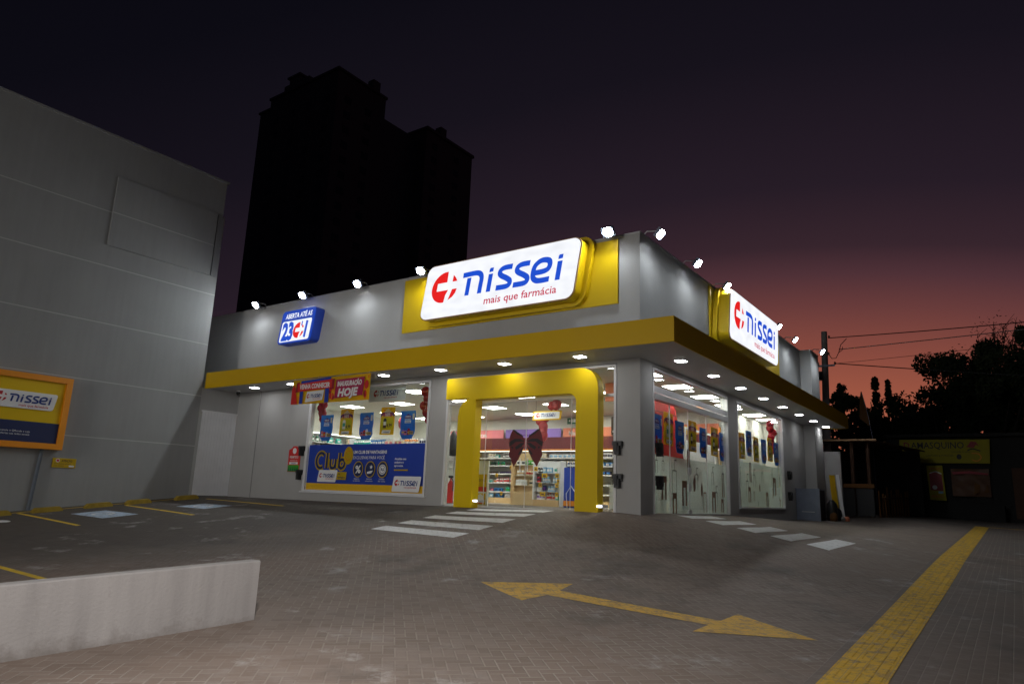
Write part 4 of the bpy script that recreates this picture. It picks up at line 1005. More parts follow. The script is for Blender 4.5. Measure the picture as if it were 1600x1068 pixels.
shelf_row(V0, V1, 8.05, .75, [('tub', 'teal', 'white', .8), ('tub', 'orange', 'white', .3), ('bottle', 'white', 'red', 2), ('bottle', 'pink', 'red', 1.2)], U, 'third')
shelf_row(V0, V1, 8.05, 1.08, [('tub', 'brown', 'near_black', 1), ('tub', 'navy', 'purple', 1), ('tub', 'near_black', 'lilac', 1)], U, 'fourth', s=.7)
shelf_row(V0, V1, 8.05, 1.38, [('bottle', 'darkgreen', 'near_black', 1), ('bottle', 'teal', 'green', .8), ('tub', 'near_black', 'brown', 2)], U, 'fifth', s=.85)
shelf_row(V0, V1, 8.05, 1.66, [('bottle', 'cream', 'white', .9), ('wide', 'teal', 'white', .8), ('bottle', 'near_black', 'white', .9), ('bottle', 'white', 'pink', .8), ('box', 'red', 'white', .5), ('bottle', 'poster_yellow', 'white', .4)], U, 'top')
shelf_row(-8.25, -7.45, 8.05, 1.08, [('box', 'white', 'pink', 1), ('bottle', 'cream', 'red', 1)], U, 'fourth')
shelf_row(-8.25, -7.45, 8.05, .75, [('bottle', 'cyan', 'white', 1), ('tub', 'white', 'teal', 1)], U, 'third')
V0, V1 = -8.2, -4.4
shelf_row(V0, V1, 8.05, 1.66, [('box', 'cream', 'white', .8), ('wide', 'white', 'lightblue', 1.2), ('box', 'orange', 'white', .3), ('box', 'white', 'navy', 1.2)], U, 'top')
shelf_row(V0, V1, 8.05, 1.38, [('bottle', 'lightblue', 'white', 1), ('bottle', 'cream', 'tan', 1), ('wide', 'cyan', 'white', 1.2)], U, 'fifth')
shelf_row(-5.4, -4.0, 8.05, 1.08, [('wide', 'navy', 'cyan', 1), ('box', 'lilac', 'white', 1)], U, 'fourth')
shelf_row(-3.0, -1.3, 8.05, 1.66, [('tub', 'brown', 'tan', 1), ('pack', 'cream', 'brown', 1)], U, 'top')
for x0, x1, m_, tx, lb in ((-9.6, -7.10, 'lilac', 'Cuidado com você', 'lilac aisle header board above the maroon fascia'), (-7.0, -5.0, 'peach', 'Mamãe e bebê', 'peach aisle header board above the maroon fascia'), (-12.4, -9.7, 'pink', 'Beleza', 'pink aisle header board behind the left leg of the arch')):
    mb = MB(FR((x0+x1)/2, 8.40, 2.58)); mb.prism([(-(x1-x0)/2, -.20), ((x1-x0)/2, -.20), ((x1-x0)/2, .19), (-(x1-x0)/2, .19)], -.03, 0, m_); mb.w = .001
    mb.text(tx, -.6 if m_ == 'lilac' else -.75, -.07, .15 if m_ != 'lilac' else .09, 'white' if m_ != 'lilac' else 'purple', width=1.3, bold=.02)
    tag(mb.build('aisle_header'), lb, 'header sign', 'header boards over the back shelving')
mb = MB(FR(-3.1, 8.40, 2.56)); mb.prism([(-1.7, -.18), (1.9, -.18), (1.9, .22), (-1.7, .22)], -.03, 0, 'peach'); mb.w = .001; mb.rect(.0, -.14, 1.2, .16, 'poster_yellow'); mb.text('Mercearia', -1.4, -.08, .17, 'white', width=1.1); mb.ell(.25, .05, .07, .07, 'purple')
tag(mb.build('aisle_header'), 'peach and yellow aisle header board right of the arch', 'header sign', 'header boards over the back shelving')
# shelving to the left, behind the display window
LS = thing('wall_shelving', 'brightly lit pale shelving behind the display window', 'shelving', (-13, 5.5, 0))
mb = MB(); mb.box(-14.58, -14.55, .8, 8.5, .1, 2.25, 'shelf_grey').box(-14.55, -12.25, 8.52, 8.55, .1, 2.25, 'shelf_grey'); mb.build('back_panel', LS)
for zz in (1.30, 1.62, 1.94): MB().box(-14.55, -14.1, .8, 8.5, zz-.02, zz, 'white').box(-14.1, -12.25, 8.1, 8.5, zz-.02, zz, 'white').build('shelf', LS)
MB().box(-14.55, -14.2, .8, 8.5, 2.24, 2.30, 'white').box(-14.2, -14.16, .8, 8.5, 2.245, 2.27, 'strip_led').box(-14.1, -12.25, 8.16, 8.2, 2.245, 2.27, 'strip_led').build('strip_light', LS)
U = 'window side wall'
for zz, lv, rr in ((1.62, 'middle', [('wide', 'navy', 'white', 1), ('bottle', 'near_black', 'brown', 2), ('box', 'pink', 'white', 1), ('bottle', 'lilac', 'purple', 2), ('tub', 'white', 'teal', 1)]),
                   (1.94, 'top', [('bottle', 'orange', 'poster_yellow', 1), ('bottle', 'darkgreen', 'white', 1.4), ('pack', 'teal', 'white', 1), ('box', 'cream', 'pink', 1.5), ('bottle', 'lilac', 'white', 1), ('bottle', 'white', 'red', 1)])):
    shelf_row(1.2, 8.0, -14.3, zz, rr, U, lv, rot=R(90), s=1.35, step=.20, dx=0)
# gondola in front of the window
GS = thing('gondola_shelf', 'low double shelf unit full of goods behind the display window', 'shelving', (-9.4, 2.6, 0))
MB().box(-11.6, -7.6, 2.58, 2.62, .0, 1.95, 'shelf_grey').build('back_panel', GS)
for zz in (1.42, 1.72): MB().box(-11.6, -7.6, 2.30, 2.58, zz-.02, zz, 'white').build('shelf', GS)
MB().box(-11.6, -7.6, 2.2, 3.0, 0, .15, 'wood').build('base', GS)
for xx in (-11.6, -9.6, -7.64): MB().box(xx, xx+.04, 2.3, 2.62, .15, 1.95, 'alu_white').build('upright', GS)
U = 'low window unit'
shelf_row(-11.5, -7.7, 2.42, 1.42, [('pack', 'brown', 'cream', 1), ('bottle', 'near_black', 'white', 1.2), ('wide', 'red', 'orange', .8), ('box', 'lilac', 'purple', 1), ('pack', 'tan', 'brown', 1)], U, 'lower', s=1.1)
shelf_row(-11.5, -7.7, 2.42, 1.72, [('bottle', 'white', 'teal', 1), ('box', 'cyan', 'white', .8), ('wide', 'cream', 'pink', 1), ('bottle', 'orange', 'white', .8), ('box', 'white', 'navy', 1)], U, 'upper', s=1.0)
# pegboard display tower and front gondola by the entrance
DT = thing('display_tower', 'pale wooden pegboard display tower right of the back shelving', 'display stand', (-6.2, 4.9, 0))
MB().box(-6.62, -5.75, 4.95, 5.0, 0, 1.62, 'tan').build('back_panel', DT)
MB().box(-6.72, -6.60, 4.80, 5.0, 0, 1.62, 'wood').build('side_panel', DT)
MB().box(-6.6, -5.75, 4.75, 4.95, 0, .42, 'tan').box(-6.6, -5.75, 4.745, 4.75, .20, .21, 'wood').box(-6.6, -5.75, 4.745, 4.75, .33, .34, 'wood').build('base', DT)
for zz in (.62, .92, 1.25): MB().box(-6.6, -5.75, 4.80, 4.95, zz-.015, zz, 'cream').build('shelf', DT)
for zz, lv, rr in ((.62, 'lower', [('box', 'white', 'shelf_grey', 2), ('bottle', 'cream', 'near_black', 1)]), (.92, 'middle', [('bottle', 'white', 'tan', 1), ('bottle', 'cream', 'red', 1)]), (1.25, 'top', [('wide', 'white', 'near_black', 1), ('pack', 'green', 'white', 1)])):
    shelf_row(-6.55, -5.8, 4.86, zz, rr, 'pegboard display tower', lv)
GF = thing('gondola_end', 'white gondola end with yellow price tags right of the pegboard tower', 'shelving', (-5.3, 4.8, 0))
MB().box(-5.72, -4.72, 4.85, 4.9, 0, 1.36, 'white').build('back_panel', GF)
for a in (-5.72, -4.76): MB().box(a, a+.04, 4.55, 4.9, 0, 1.36, 'alu_white').build('upright', GF)
MB().box(-5.68, -4.76, 4.50, 4.85, 0, .20, 'wood').build('base', GF)
for zz in (.45, .72, 1.0): MB().box(-5.68, -4.76, 4.60, 4.85, zz-.02, zz, 'shelf_grey').build('shelf', GF)
for zz, lv, rr in ((.20, 'lowest', [('box', 'white', 'lilac', 1), ('bottle', 'white', 'red', 1), ('box', 'teal', 'white', .5)]), (.45, 'second', [('wide', 'white', 'shelf_grey', 1), ('box', 'navy', 'purple', .6), ('bottle', 'lightblue', 'white', 2)]),
                   (.72, 'third', [('box', 'red', 'navy', .5), ('bottle', 'lightblue', 'white', 2)]), (1.0, 'top', [('bottle', 'near_black', 'white', .6), ('box', 'lightblue', 'white', 1), ('box', 'white', 'teal', .6)])):
    shelf_row(-5.64, -4.8, 4.70, zz, rr, 'gondola end', lv)
for xx, zz, w in ((-5.3, .98, .2), (-4.85, .98, .11), (-5.45, .70, .11), (-4.85, .70, .11), (-5.35, .43, .2), (-4.85, .43, .11), (-5.55, .18, .18), (-5.3, .18, .12), (-5.0, .16, .12), (-5.62, 1.18, .12), (-4.8, .82, .1)): tagp(GF, xx, 4.56, zz, w)
# wooden-base shelf unit left with header
BS = thing('blue_floor_display', 'blue cardboard floor display with white basket hoops inside the entrance', 'display stand', (-4.1, 4.2, 0))
MB().box(-4.45, -3.75, 4.3, 4.5, 0, 1.15, 'blue').box(-4.45, -3.75, 4.28, 4.3, .05, .2, 'orange').build('body', BS)
mb = MB()
for a in (-4.3, -3.95): mb.tube([(a, 4.25, 0), (a-.02, 4.22, .4), (a+.15, 4.2, .62), (a+.32, 4.22, .4), (a+.34, 4.25, 0)], .012, 'white', 6)
mb.build('basket_hoop', BS)
shelf_row(-4.42, -3.78, 4.4, 1.15, [('bottle', 'navy', 'white', 1), ('wide', 'lilac', 'white', 1)], 'blue floor display', 'top')
# leaflet stand just inside the left leg
LT = thing('leaflet_stand', 'white and yellow poster stand inside the doors beside the left arch leg', 'poster stand', (-4.66, .6, 0))
MB().box(-4.88, -4.44, .6, .64, 0, 1.12, 'white').build('board', LT)
mb = MB(FR(-4.60, .599, .56)); mb.w = .001; mb.rect(-.26, -.2, .12, .23, 'poster_yellow'); mb.rect(-.26, -.2, .12, -.08, 'red'); mb.text('OFERTAS', -.08, .05, .06, 'brown', 'CENTER', width=.28); mb.rect(-.26, -.52, .1, -.24, 'poster_yellow'); mb.ell(-.06, -.38, .10, .12, 'white'); mb.rect(-.2, -.5, .05, -.44, 'red'); mb.build('printed_sheet', LT)
# sign boxes hanging in the shop
M = FR(-4.92, 4.0, 2.67)
mb = MB(M); mb.prism(slab(1.00, .28, .03, .1), -.04, 0, 'poster_yellow'); mb.w = .002; mb.poly(slab(.90, .20, .03, .1), 'white'); logo(mb, -.02, .0, .17, tagline=False)
for u in (-.4, .4): mb.box(u-.003, u+.003, .14, .53, -.03, -.02, 'cable')
tag(mb.build('hanging_sign'), 'small white nissei sign with yellow rim hanging inside behind the doors', 'sign')
M = FR(-6.62, 8.38, 3.03); mb = MB(M); mb.prism([(-.20, -.12), (.20, -.12), (.20, .10), (-.20, .10)], -.02, 0, 'darkgreen'); mb.w = .001; mb.poly([(-.14, 0), (-.07, .05), (-.07, -.05)], 'white'); mb.rect(-.02, -.06, .03, .06, 'white'); mb.rect(.06, -.06, .15, .06, 'white')
tag(mb.build('exit_sign'), 'small green emergency exit sign on the back wall', 'exit sign')
# things seen right of the arch
mb = MB(FR(-1.55, 2.2, 3.02)); mb.prism([(-.45, -.30), (.35, -.30), (.35, .17), (-.45, .17)], -.03, 0, 'peach'); tag(mb.build('hanging_board'), 'plain orange board hanging near the ceiling right of the arch', 'hanging board')
mb = MB(FR(-1.35, 2.4, 2.25)); mb.prism([(-.40, .42), (-.16, .42), (.05, -.05), (-.13, -.05)], -.03, 0, 'orange'); mb.prism([(-.10, .42), (.45, .42), (.45, -.10), (.09, -.05)], -.03, 0, 'white'); mb.w = .001; mb.ring(.30, .15, .16, .10, 'blue')
tag(mb.build('hanging_board'), 'white and orange board with a blue ring hanging right of the arch', 'hanging board')
LC = thing('counter_display', 'white counter with coloured prints at the right inside the entrance', 'counter', (-1.1, 1.2, 0))
MB().box(-1.35, -.72, 1.2, 1.6, 0, .62, 'white').build('body', LC)
mb = MB(FR(-1.03, 1.198, .3)); mb.w = .001; mb.rect(-.04, .05, .12, .27, 'poster_yellow'); mb.poly([(-.02, .07), (.08, .07), (.02, .24)], 'red'); mb.rect(-.05, -.26, .02, .0, 'poster_yellow'); mb.rect(.08, -.25, .2, -.02, 'poster_yellow'); mb.build('printed_panel', LC)
CB = thing('dark_cabinet', 'dark brown display cabinet inside right of the arch', 'cabinet', (-1.5, 2.6, 0))
MB().box(-1.95, -.95, 2.6, 3.1, .0, 1.33, 'leather').build('body', CB); MB().box(-1.97, -.93, 2.55, 3.12, 1.33, 1.38, 'white').build('top', CB)
shelf_row(-1.9, -1.05, 2.8, 1.38, [('tub', 'brown', 'cream', 1), ('pack', 'cream', 'brown', 1)], 'dark cabinet', 'top')
mb = MB(); mb.box(-1.05, -.72, 1.75, 1.85, 0, 1.55, 'leather'); tag(mb.build('upright_panel'), 'narrow brown upright panel beside the right door jamb inside', 'panel')
GB = thing('gift_house_display', 'dark gabled house-shaped display standing behind the glass right of the arch', 'display stand', (-1.6, 3.4, 0))
mb = MB(FR(-1.75, 3.5, 2.30)); mb.prism([(-.75, -.3), (.75, -.3), (.75, .18), (.0, .40), (-.75, .18)], -.3, 0, 'leather'); mb.build('gable', GB)
mb = MB(FR(-1.75, 3.49, 2.30)); mb.stroke([(-.7, -.22), (.7, -.22)], .03, 'white', smooth=False); mb.stroke([(.0, -.3), (.0, .35)], .025, 'white', smooth=False); mb.stroke([(-.7, -.2), (0, .12)], .02, 'white', smooth=False); mb.build('trim', GB)
mb = MB(); mb.box(-2.45, -2.40, 3.5, 3.8, 0, 2.0, 'leather').box(-1.10, -1.05, 3.5, 3.8, 0, 2.0, 'leather'); mb.build('post', GB)
# extinguisher at the far left of the entrance
EX = thing('fire_extinguisher', 'red fire extinguishers column just inside the left glass pane', 'fire extinguisher', (-5.66, .6, 0))
mb = MB(); mb.lathe([(0, .02), (.075, .02), (.08, .06), (.08, .50), (.04, .58), (.02, .60), (.02, .66), (0, .66)], 'red', 14, (-5.66, .6, .02)); mb.build('cylinder', EX); MB().box(-5.72, -5.60, .57, .63, .68, .74, 'near_black').build('valve', EX)
MB().tube([(-5.62, .58, .68), (-5.54, .55, .6), (-5.54, .55, .35)], .012, 'near_black', 6).build('hose', EX)
HB = tag(MB().lathe([(0, 0), (.13, .02), (.16, .2), (.15, .42), (.05, .66), (.0, .72)], 'near_black', 12, (-6.15, 1.2, 1.28)).build('hanging_bag'), 'dark bag hanging inside the left glass pane', 'bag')
# red hanging and white frame behind the side door
root = thing('roll_up_banner', 'large red banner behind the blue poster at the near side of the side door', 'banner', (-.6, 1.5, 1.4))
mb = MB(SD(-.62, 0, 0)); mb.prism([(2.2, 1.25), (4.0, 1.12), (3.85, 1.7), (3.45, 2.60), (3.2, 2.75), (1.7, 2.75), (1.7, 1.25)], -.02, 0, 'red'); mb.build('fabric', root)
WPN = thing('white_partition', 'white framed low partition panel behind the side door posters', 'partition', (-.9, 4.2, 0))
mb = MB(); mb.box(-1.13, -1.10, 4.7, 8.3, 0, 2.0, 'white'); mb.build('board', WPN); mb = MB(); mb.box(-1.09, -1.05, 5.2, 5.25, 1.0, 2.35, 'white').box(-1.09, -1.05, 5.25, 7.6, 2.28, 2.34, 'white').box(-1.09, -1.05, 7.6, 7.65, 1.0, 2.35, 'white'); mb.build('frame', WPN)
mb = MB(); mb.box(-1.03, -1.0, 7.9, 8.2, 1.7, 2.6, 'orange'); tag(mb.build('hanging_board'), 'narrow orange board behind the far pane of the side door', 'hanging board')
SL = thing('pendant_rail', 'thin black clothes rail hung behind the side door glass', 'rail', (-.5, 2, 2.35))
mb = MB(); mb.tube([(-.55, 1.6, 2.42), (-.55, 3.4, 2.42)], .010, 'cable', 6); mb.tube([(-.7, 1.6, 2.36), (-.7, 3.4, 2.36)], .010, 'cable', 6); mb.tube([(-.55, 1.9, 3.2), (-.55, 1.9, 2.42)], .006, 'cable', 6); mb.tube([(-.55, 3.2, 3.2), (-.55, 3.2, 2.42)], .006, 'cable', 6); mb.build('rail_bar', SL)
o = bx(-.12, -.09, 3.6, 4.0, 2.625, 2.65, 'warm_led').build('warm_lamp'); tag(o, 'small orange glowing lamp on the silver header beam of the side door', 'lamp')

proto = None
for yy, rz, lb in ((2.6, 20, 'nearest the corner pier'), (3.7, -10, 'second from the corner pier'), (5.1, 15, 'behind the middle of the door'), (6.4, 0, 'behind the far pane of the door')):
    if proto is None:
        root = proto = thing('waiting_chair', '', 'chair')
        MB().box(-.23, .23, -.23, .23, .42, .48, 'near_black').build('seat', root); MB().box(-.23, -.19, -.22, .22, .52, .92, 'near_black').build('backrest', root)
        for a in (-.2, .2):
            for b_ in (-.2, .2): MB().tube([(a, b_, 0), (a, b_, .42)], .018, 'near_black', 6).build('leg', root)
    else: root = dup(proto)
    root.location = (-.62, yy, 0); root.rotation_euler = (0, 0, R(rz)); root['category'] = 'chair'; root['group'] = 'dark chairs behind the frosted side door'
    root['label'] = 'dark chair seen blurred through the frosted side door, '+lb
# ---------------------------------------------------------------- yard at the far end of the side wall
root = thing('storage_box', 'grey metal cabinet standing against the wall beyond the side window', 'cabinet', (.42, 12.9, gz(.4, 12.9)))
g0 = gz(.5, 12.9)
MB().box(.02, .80, 12.7, 13.55, g0-.05, .88, 'galv').build('body', root); MB().box(.0, .82, 12.68, 13.57, .88, .905, 'galv').build('lid', root)
MB().box(.2, .62, 12.68, 12.699, g0+.28, g0+.30, 'alu').build('handle', root)
MB().box(.801, .806, 12.74, 13.5, g0, .86, 'near_black').build('side_panel', root)
root = thing('bin_bag_pile', 'small heap of dark bags and rubble beside the grey cabinet', 'rubbish', (1.05, 13.6, gz(1, 13.6)))
rnd = random.Random(5)
for k, (cx, cy, r, m_) in enumerate([(.98, 13.7, .20, 'black'), (1.1, 13.95, .16, 'black'), (1.05, 13.55, .13, 'timber_rail'), (1.22, 14.0, .12, 'concrete'), (1.35, 14.2, .10, 'peach')]):
    mb = MB(); zz = gz(cx, cy); hs = (.72, .45, .3, .18, .16)[k]
    mb.lathe([(0, -.02), (r*.9, 0), (r*(1+rnd.uniform(-.1, .1)), hs*.4), (r*.85, hs*.8), (r*.3, hs), (0, hs)], m_, 9, (cx, cy, zz)); mb.build('bag' if k < 2 else 'rubble', root)
mb = MB(); g0 = gz(1.1, 14.6); mb.add([(.80, 14.9, g0), (1.02, 14.85, g0), (.82, 15.3, 1.48), (.62, 15.35, 1.48), (.80, 14.93, g0), (1.02, 14.88, g0), (.82, 15.33, 1.48), (.62, 15.38, 1.48)], [(0, 1, 2, 3), (7, 6, 5, 4), (0, 4, 5, 1), (1, 5, 6, 2), (2, 6, 7, 3), (3, 7, 4, 0)], 'poster_yellow')
tag(mb.build('leaning_board'), 'narrow yellow board leaning beside the end of the side wall', 'board')
mb = MB(); mb.add([(1.06, 14.84, g0), (1.2, 14.8, g0), (.98, 15.25, 1.5), (.86, 15.30, 1.5), (1.06, 14.87, g0), (1.2, 14.83, g0), (.98, 15.28, 1.5), (.86, 15.33, 1.5)], [(0, 1, 2, 3), (7, 6, 5, 4), (0, 4, 5, 1), (1, 5, 6, 2), (2, 6, 7, 3), (3, 7, 4, 0)], 'white')
tag(mb.build('leaning_board'), 'narrow white board leaning next to the yellow one', 'board')
tag(bx(.12, .90, 16.2, 16.35, -.3, 2.43, 'wall_grey').build('stub_wall'), 'grey stub wall standing beyond the end of the shop', 'wall')
# shed
root = thing('timber_shed', 'dark timber lean-to with posts and a pale roof edge behind the stub wall', 'shed', (1, 19, gz(1, 19)))
g0 = gz(1, 19)
mb = MB(); mb.add([(-.8, 18, 3.02), (1.95, 18, 2.95), (3.1, 24, 2.95), (-.8, 24, 3.3), (-.8, 18, 3.07), (1.95, 18, 3.0), (3.1, 24, 3.0), (-.8, 24, 3.35)], [(3, 2, 1, 0), (4, 5, 6, 7), (0, 1, 5, 4), (1, 2, 6, 5), (2, 3, 7, 6), (3, 0, 4, 7)], 'timber_dark')
for k in range(7): mb.box(-.8+.5*k, -.74+.5*k, 18.1, 23.9, 2.93, 2.96, 'timber_dark')
rf = mb.build('roof', root); mb = MB(); mb.box(-.8, 1.95, 17.96, 18.0, 2.99, 3.06, 'timber_edge'); mb.build('roof_edge', rf)
for a in (.95, 1.55): MB().tube([(a, 18.3, g0-.1), (a+.02, 18.3, 2.96)], .08, 'timber_dark', 8).build('post', root)
MB().box(.55, 1.75, 18.05, 18.12, 1.10, 1.26, 'timber_rail').build('rail', root)
for a, b_ in ((.42, 1.02), (1.08, 1.72)): MB().box(a, b_, 18.0, 18.04, g0, 1.06, 'near_black').build('panel', root)
MB().box(-.8, 2.9, 23.8, 23.9, g0, 3.0, 'kiosk_wall').build('back_wall', root)
root = thing('picket_fence', 'row of rough pickets running back from the timber shed', 'fence', (2.1, 20, gz(2, 20)))
rnd = random.Random(9)
for k in range(11):
    yy = 18.4+.45*k; xx = 1.85+.05*k; h = 1.05+rnd.uniform(-.15, .2); g1 = gz(xx, yy)
    MB().tube([(xx, yy, g1-.05), (xx+rnd.uniform(-.04, .04), yy, g1+h)], .035, 'timber_rail', 6).build('picket', root)
MB().tube([(1.85, 18.4, .75), (2.4, 23, .8)], .025, 'timber_dark', 6).build('rail', root)
# kiosk with the DAMASQUINO sign
root = thing('snack_kiosk', 'dark low kiosk under a long yellow DAMASQUINO sign', 'kiosk', (4, 25, gz(4, 25)))
g0 = gz(4, 25)
MB().box(1.4, 9.5, 25.2, 31, g0-.3, 3.7, 'kiosk_wall').build('wall', root)
MB().box(1.2, 9.8, 24.9, 31.2, 3.7, 3.85, 'kiosk_wall').build('roof', root)
MB().box(2.8, 5.9, 24.7, 25.2, g0-.2, .62, 'kiosk_wall').build('base_step', root)
for a, b_ in ((6.3, 7.3), (7.8, 8.9)): MB().box(a, b_, 25.17, 25.199, g0+.1, 2.3, 'timber_dark').build('shutter', root)
M = FR(3.77, 25.12, 3.05)
sg = MB(M).prism([(-1.83, -.54), (1.76, -.56), (1.84, .53), (-1.79, .56)], 0, .08, 'kiosk_yellow').build('sign_board', root)
mb = MB(M); mb.w = .082; mb.text('D', -1.62, .13, .30, 'darkred', width=.24, bold=.02); mb.text('AMASQUINO', -1.32, .13, .30, 'near_black', width=2.15, bold=.01)
mb.text('comida árabe', .30, -.06, .07, 'near_black', width=.75); mb.text('LANCHES & PORÇÕES', -.72, -.24, .08, 'near_black', width=1.1); mb.ell(.60, -.26, .10, .12, 'near_black')
mb.poly([(.92, .18), (1.12, .45), (1.3, .42), (1.42, .2), (1.3, .30), (1.2, .15)], 'darkred'); mb.stroke([(.95, .02), (1.15, .10), (1.45, 0)], .05, 'near_black'); mb.stroke([(1.1, -.1), (1.35, -.12), (1.45, -.3), (1.3, -.45), (1.1, -.4)], .05, 'frame_orange')
mb.build('lettering', sg)
M = FR(3.37, 25.0, 1.60); mb = MB(M); mb.prism([(-.31, -.80), (.34, -.82), (.30, .78), (-.36, .78)], -.02, 0, 'kiosk_yellow'); mb.w = .001
mb.poly([(-.26, -.35), (.26, -.38), (.24, .35), (0, .48), (-.26, .42)], 'darkred'); mb.ell(-.08, -.22, .10, .10, 'white', 14); mb.rect(.05, -.5, .24, -.40, 'lightblue'); mb.stroke([(-.25, .42), (0, .5), (.24, .40)], .04, 'white'); mb.text('X-DAMASQUINO', 0, .60, .09, 'red', 'CENTER', width=.5); mb.text('PROMOÇÃO', 0, -.68, .10, 'red', 'CENTER', width=.48)
tag(mb.build('menu_poster'), 'tall yellow food poster hung below the DAMASQUINO sign', 'poster')
M = FR(4.72, 25.06, 1.62)
vs = []; n = 14
mb = MB(M)
for i in range(n+1):
    for j in range(9):
        u = -.74+1.48*i/n; v = -.62+1.24*j/8; vs.append((u, v, .05*math.sin(u*6+v*5)+.03*math.sin(v*11-u*3)))
mb.add(vs, [(i*9+j, (i+1)*9+j, (i+1)*9+j+1, i*9+j+1) for i in range(n) for j in range(8)], 'brown', True)
mb.w = .085; mb.poly([(-.7, .48), (.0, .52), (.7, .42), (.68, .34), (0, .40), (-.65, .36)], 'darkred'); mb.poly([(.1, -.5), (.3, -.45), (.35, -.1), (.15, .0)], 'timber_rail'); mb.poly([(.5, -.45), (.68, -.4), (.62, -.05)], 'timber_rail')
tag(mb.build('plastic_banner'), 'crumpled dark plastic-covered banner beside the tall yellow food poster', 'banner')
root = thing('feather_flag', 'dull orange feather flag on a pole above the timber shed', 'flag', (1.3, 22, gz(1.3, 22)))
MB().tube([(1.25, 22, gz(1.3, 22)), (1.25, 22, 3.5), (1.12, 22, 4.6), (.92, 22, 5.6)], .02, 'galv', 6).build('pole', root)
mb = MB(FR(1.0, 22, 4.7)); mb.prism([(-.10, .9), (-.02, .6), (.18, -.3), (.22, -.75), (.0, -.55), (-.22, -.35), (-.20, .2), (-.14, .7)], -.01, .01, 'timber_rail'); mb.build('flag_cloth', root)
# utility pole and wires
root = thing('utility_pole', 'concrete utility pole behind the far end of the shop', 'utility pole', (-.25, 20, -.1))
MB().tube([(-.40, 20, -.3), (-.14, 20, 8.15)], .19, 'concrete', 12, r1=.125).build('shaft', root)
MB().box(-.45, .25, 19.84, 19.90, 6.50, 6.58, 'galv').build('cross_arm', root)
MB().box(-.50, -.30, 19.75, 20.05, 5.9, 6.28, 'near_black').build('junction_box', root)
for a, zz in ((.08, 7.85), (.02, 7.08), (.26, 6.62), (-.44, 6.64)): MB().lathe([(0, -.06), (.05, -.05), (.035, 0), (.05, .02), (.03, .07), (0, .08)], 'brown', 8, (a, 19.86, zz)).build('insulator', root)
mb = MB(); mb.tube([(.03, 19.85, 7.05), (.15, 19.85, 6.85), (.32, 19.85, 6.85), (.45, 19.85, 7.1), (.55, 19.86, 7.45), (.80, 19.9, 7.72)], .018, 'cable', 6)
mb.tube([(.45, 19.85, 7.1), (.60, 19.85, 7.2), (.62, 19.86, 7.35)], .014, 'cable', 6); mb.build('drop_cable', root)
def wire(a, b, sag, r, m_, lb):
    a, b = Vector(a), Vector(b); pts = [a.lerp(b, k/24)-Vector((0, 0, sag*4*(k/24)*(1-k/24))) for k in range(25)]
    tag(MB().tube(pts, r, m_, 5).build('overhead_wire'), lb, 'wire', 'wires leading right from the pole')
WE = [(14.5, 21.3, 11.2), (14.5, 21.3, 10.45), (14.5, 21.3, 10.0), (14.5, 24.3, 7.55)]
wire((.08, 19.9, 7.82), (14.5, 21.5, 8.25), .12, .022, 'cable', 'topmost overhead wire running right from the pole head')
wire((.45, 19.9, 7.25), (14.5, 21.5, 8.1), .05, .020, 'steel_cable', 'pale steel overhead wire below the topmost one')
wire((.30, 19.9, 6.62), (14.5, 21.5, 7.7), .1, .010, 'cable', 'faint thin overhead wire in the middle')
wire((.26, 19.86, 6.62), (14.5, 21.5, 4.9), .08, .022, 'cable', 'lowest overhead wire sinking into the tree')

# ---------------------------------------------------------------- apartment tower
root = thing('apartment_tower', 'tall dark apartment tower block rising behind the shop', 'building', (-100, 70, 0))
T = 'tower'
mb = MB(); mb.box(-108.2, -88.0, 60, 72.0, -2, 75.7, T); mb.box(-113.7, -108.2, 61.5, 74, -2, 75.1, T).box(-101, -86, 82.0, 97.0, -2, 73.6, T)
mb.box(-108.2, -88.05, 71.9, 97, -2, 71.6, T)
mb.build('wall', root)
mb = MB(); mb.box(-108.4, -87.7, 59.7, 72.2, 75.7, 76.2, T).box(-114.0, -108.4, 61.2, 74.2, 75.1, 75.5, T).box(-101.2, -85.6, 81.8, 97.3, 73.6, 74.2, T); mb.build('cornice', root)
mb = MB(); mb.box(-107.2, -99.5, 62, 69, 76.2, 79.6, T).box(-106.4, -103.4, 62.5, 65, 79.6, 81.3, T).box(-106.9, -102.9, 62.2, 65.4, 81.3, 81.7, T); mb.build('machine_room', root)
for a, b_, c in ((-89.6, 68.5, 76.2), (-87.8, 86.5, 74.2)): MB().box(a, a+1.6, b_, b_+1.8, c, c+2.2, T).build('chimney', root)
mb = MB(); mb.box(-88.0, -87.3, 95.5, 97.0, 45, 45.4, T).box(-114.5, -113.7, 62, 64, 52, 52.4, T); mb.build('ledge', root)
for fl in range(12):                                         # windows floor by floor
    z0 = 37+fl*3.0
    for xx in (-106.5, -101.5, -96.5, -91.5): bx(xx, xx+1.5, 59.94, 60, z0, z0+1.4, 'tower_glass').build('window', root)
    for yy, xf in ((62, -88), (67, -88), (84, -86), (91, -86)): bx(xf, xf+.06, yy, yy+1.5, z0, z0+1.4, 'tower_glass').build('window', root)

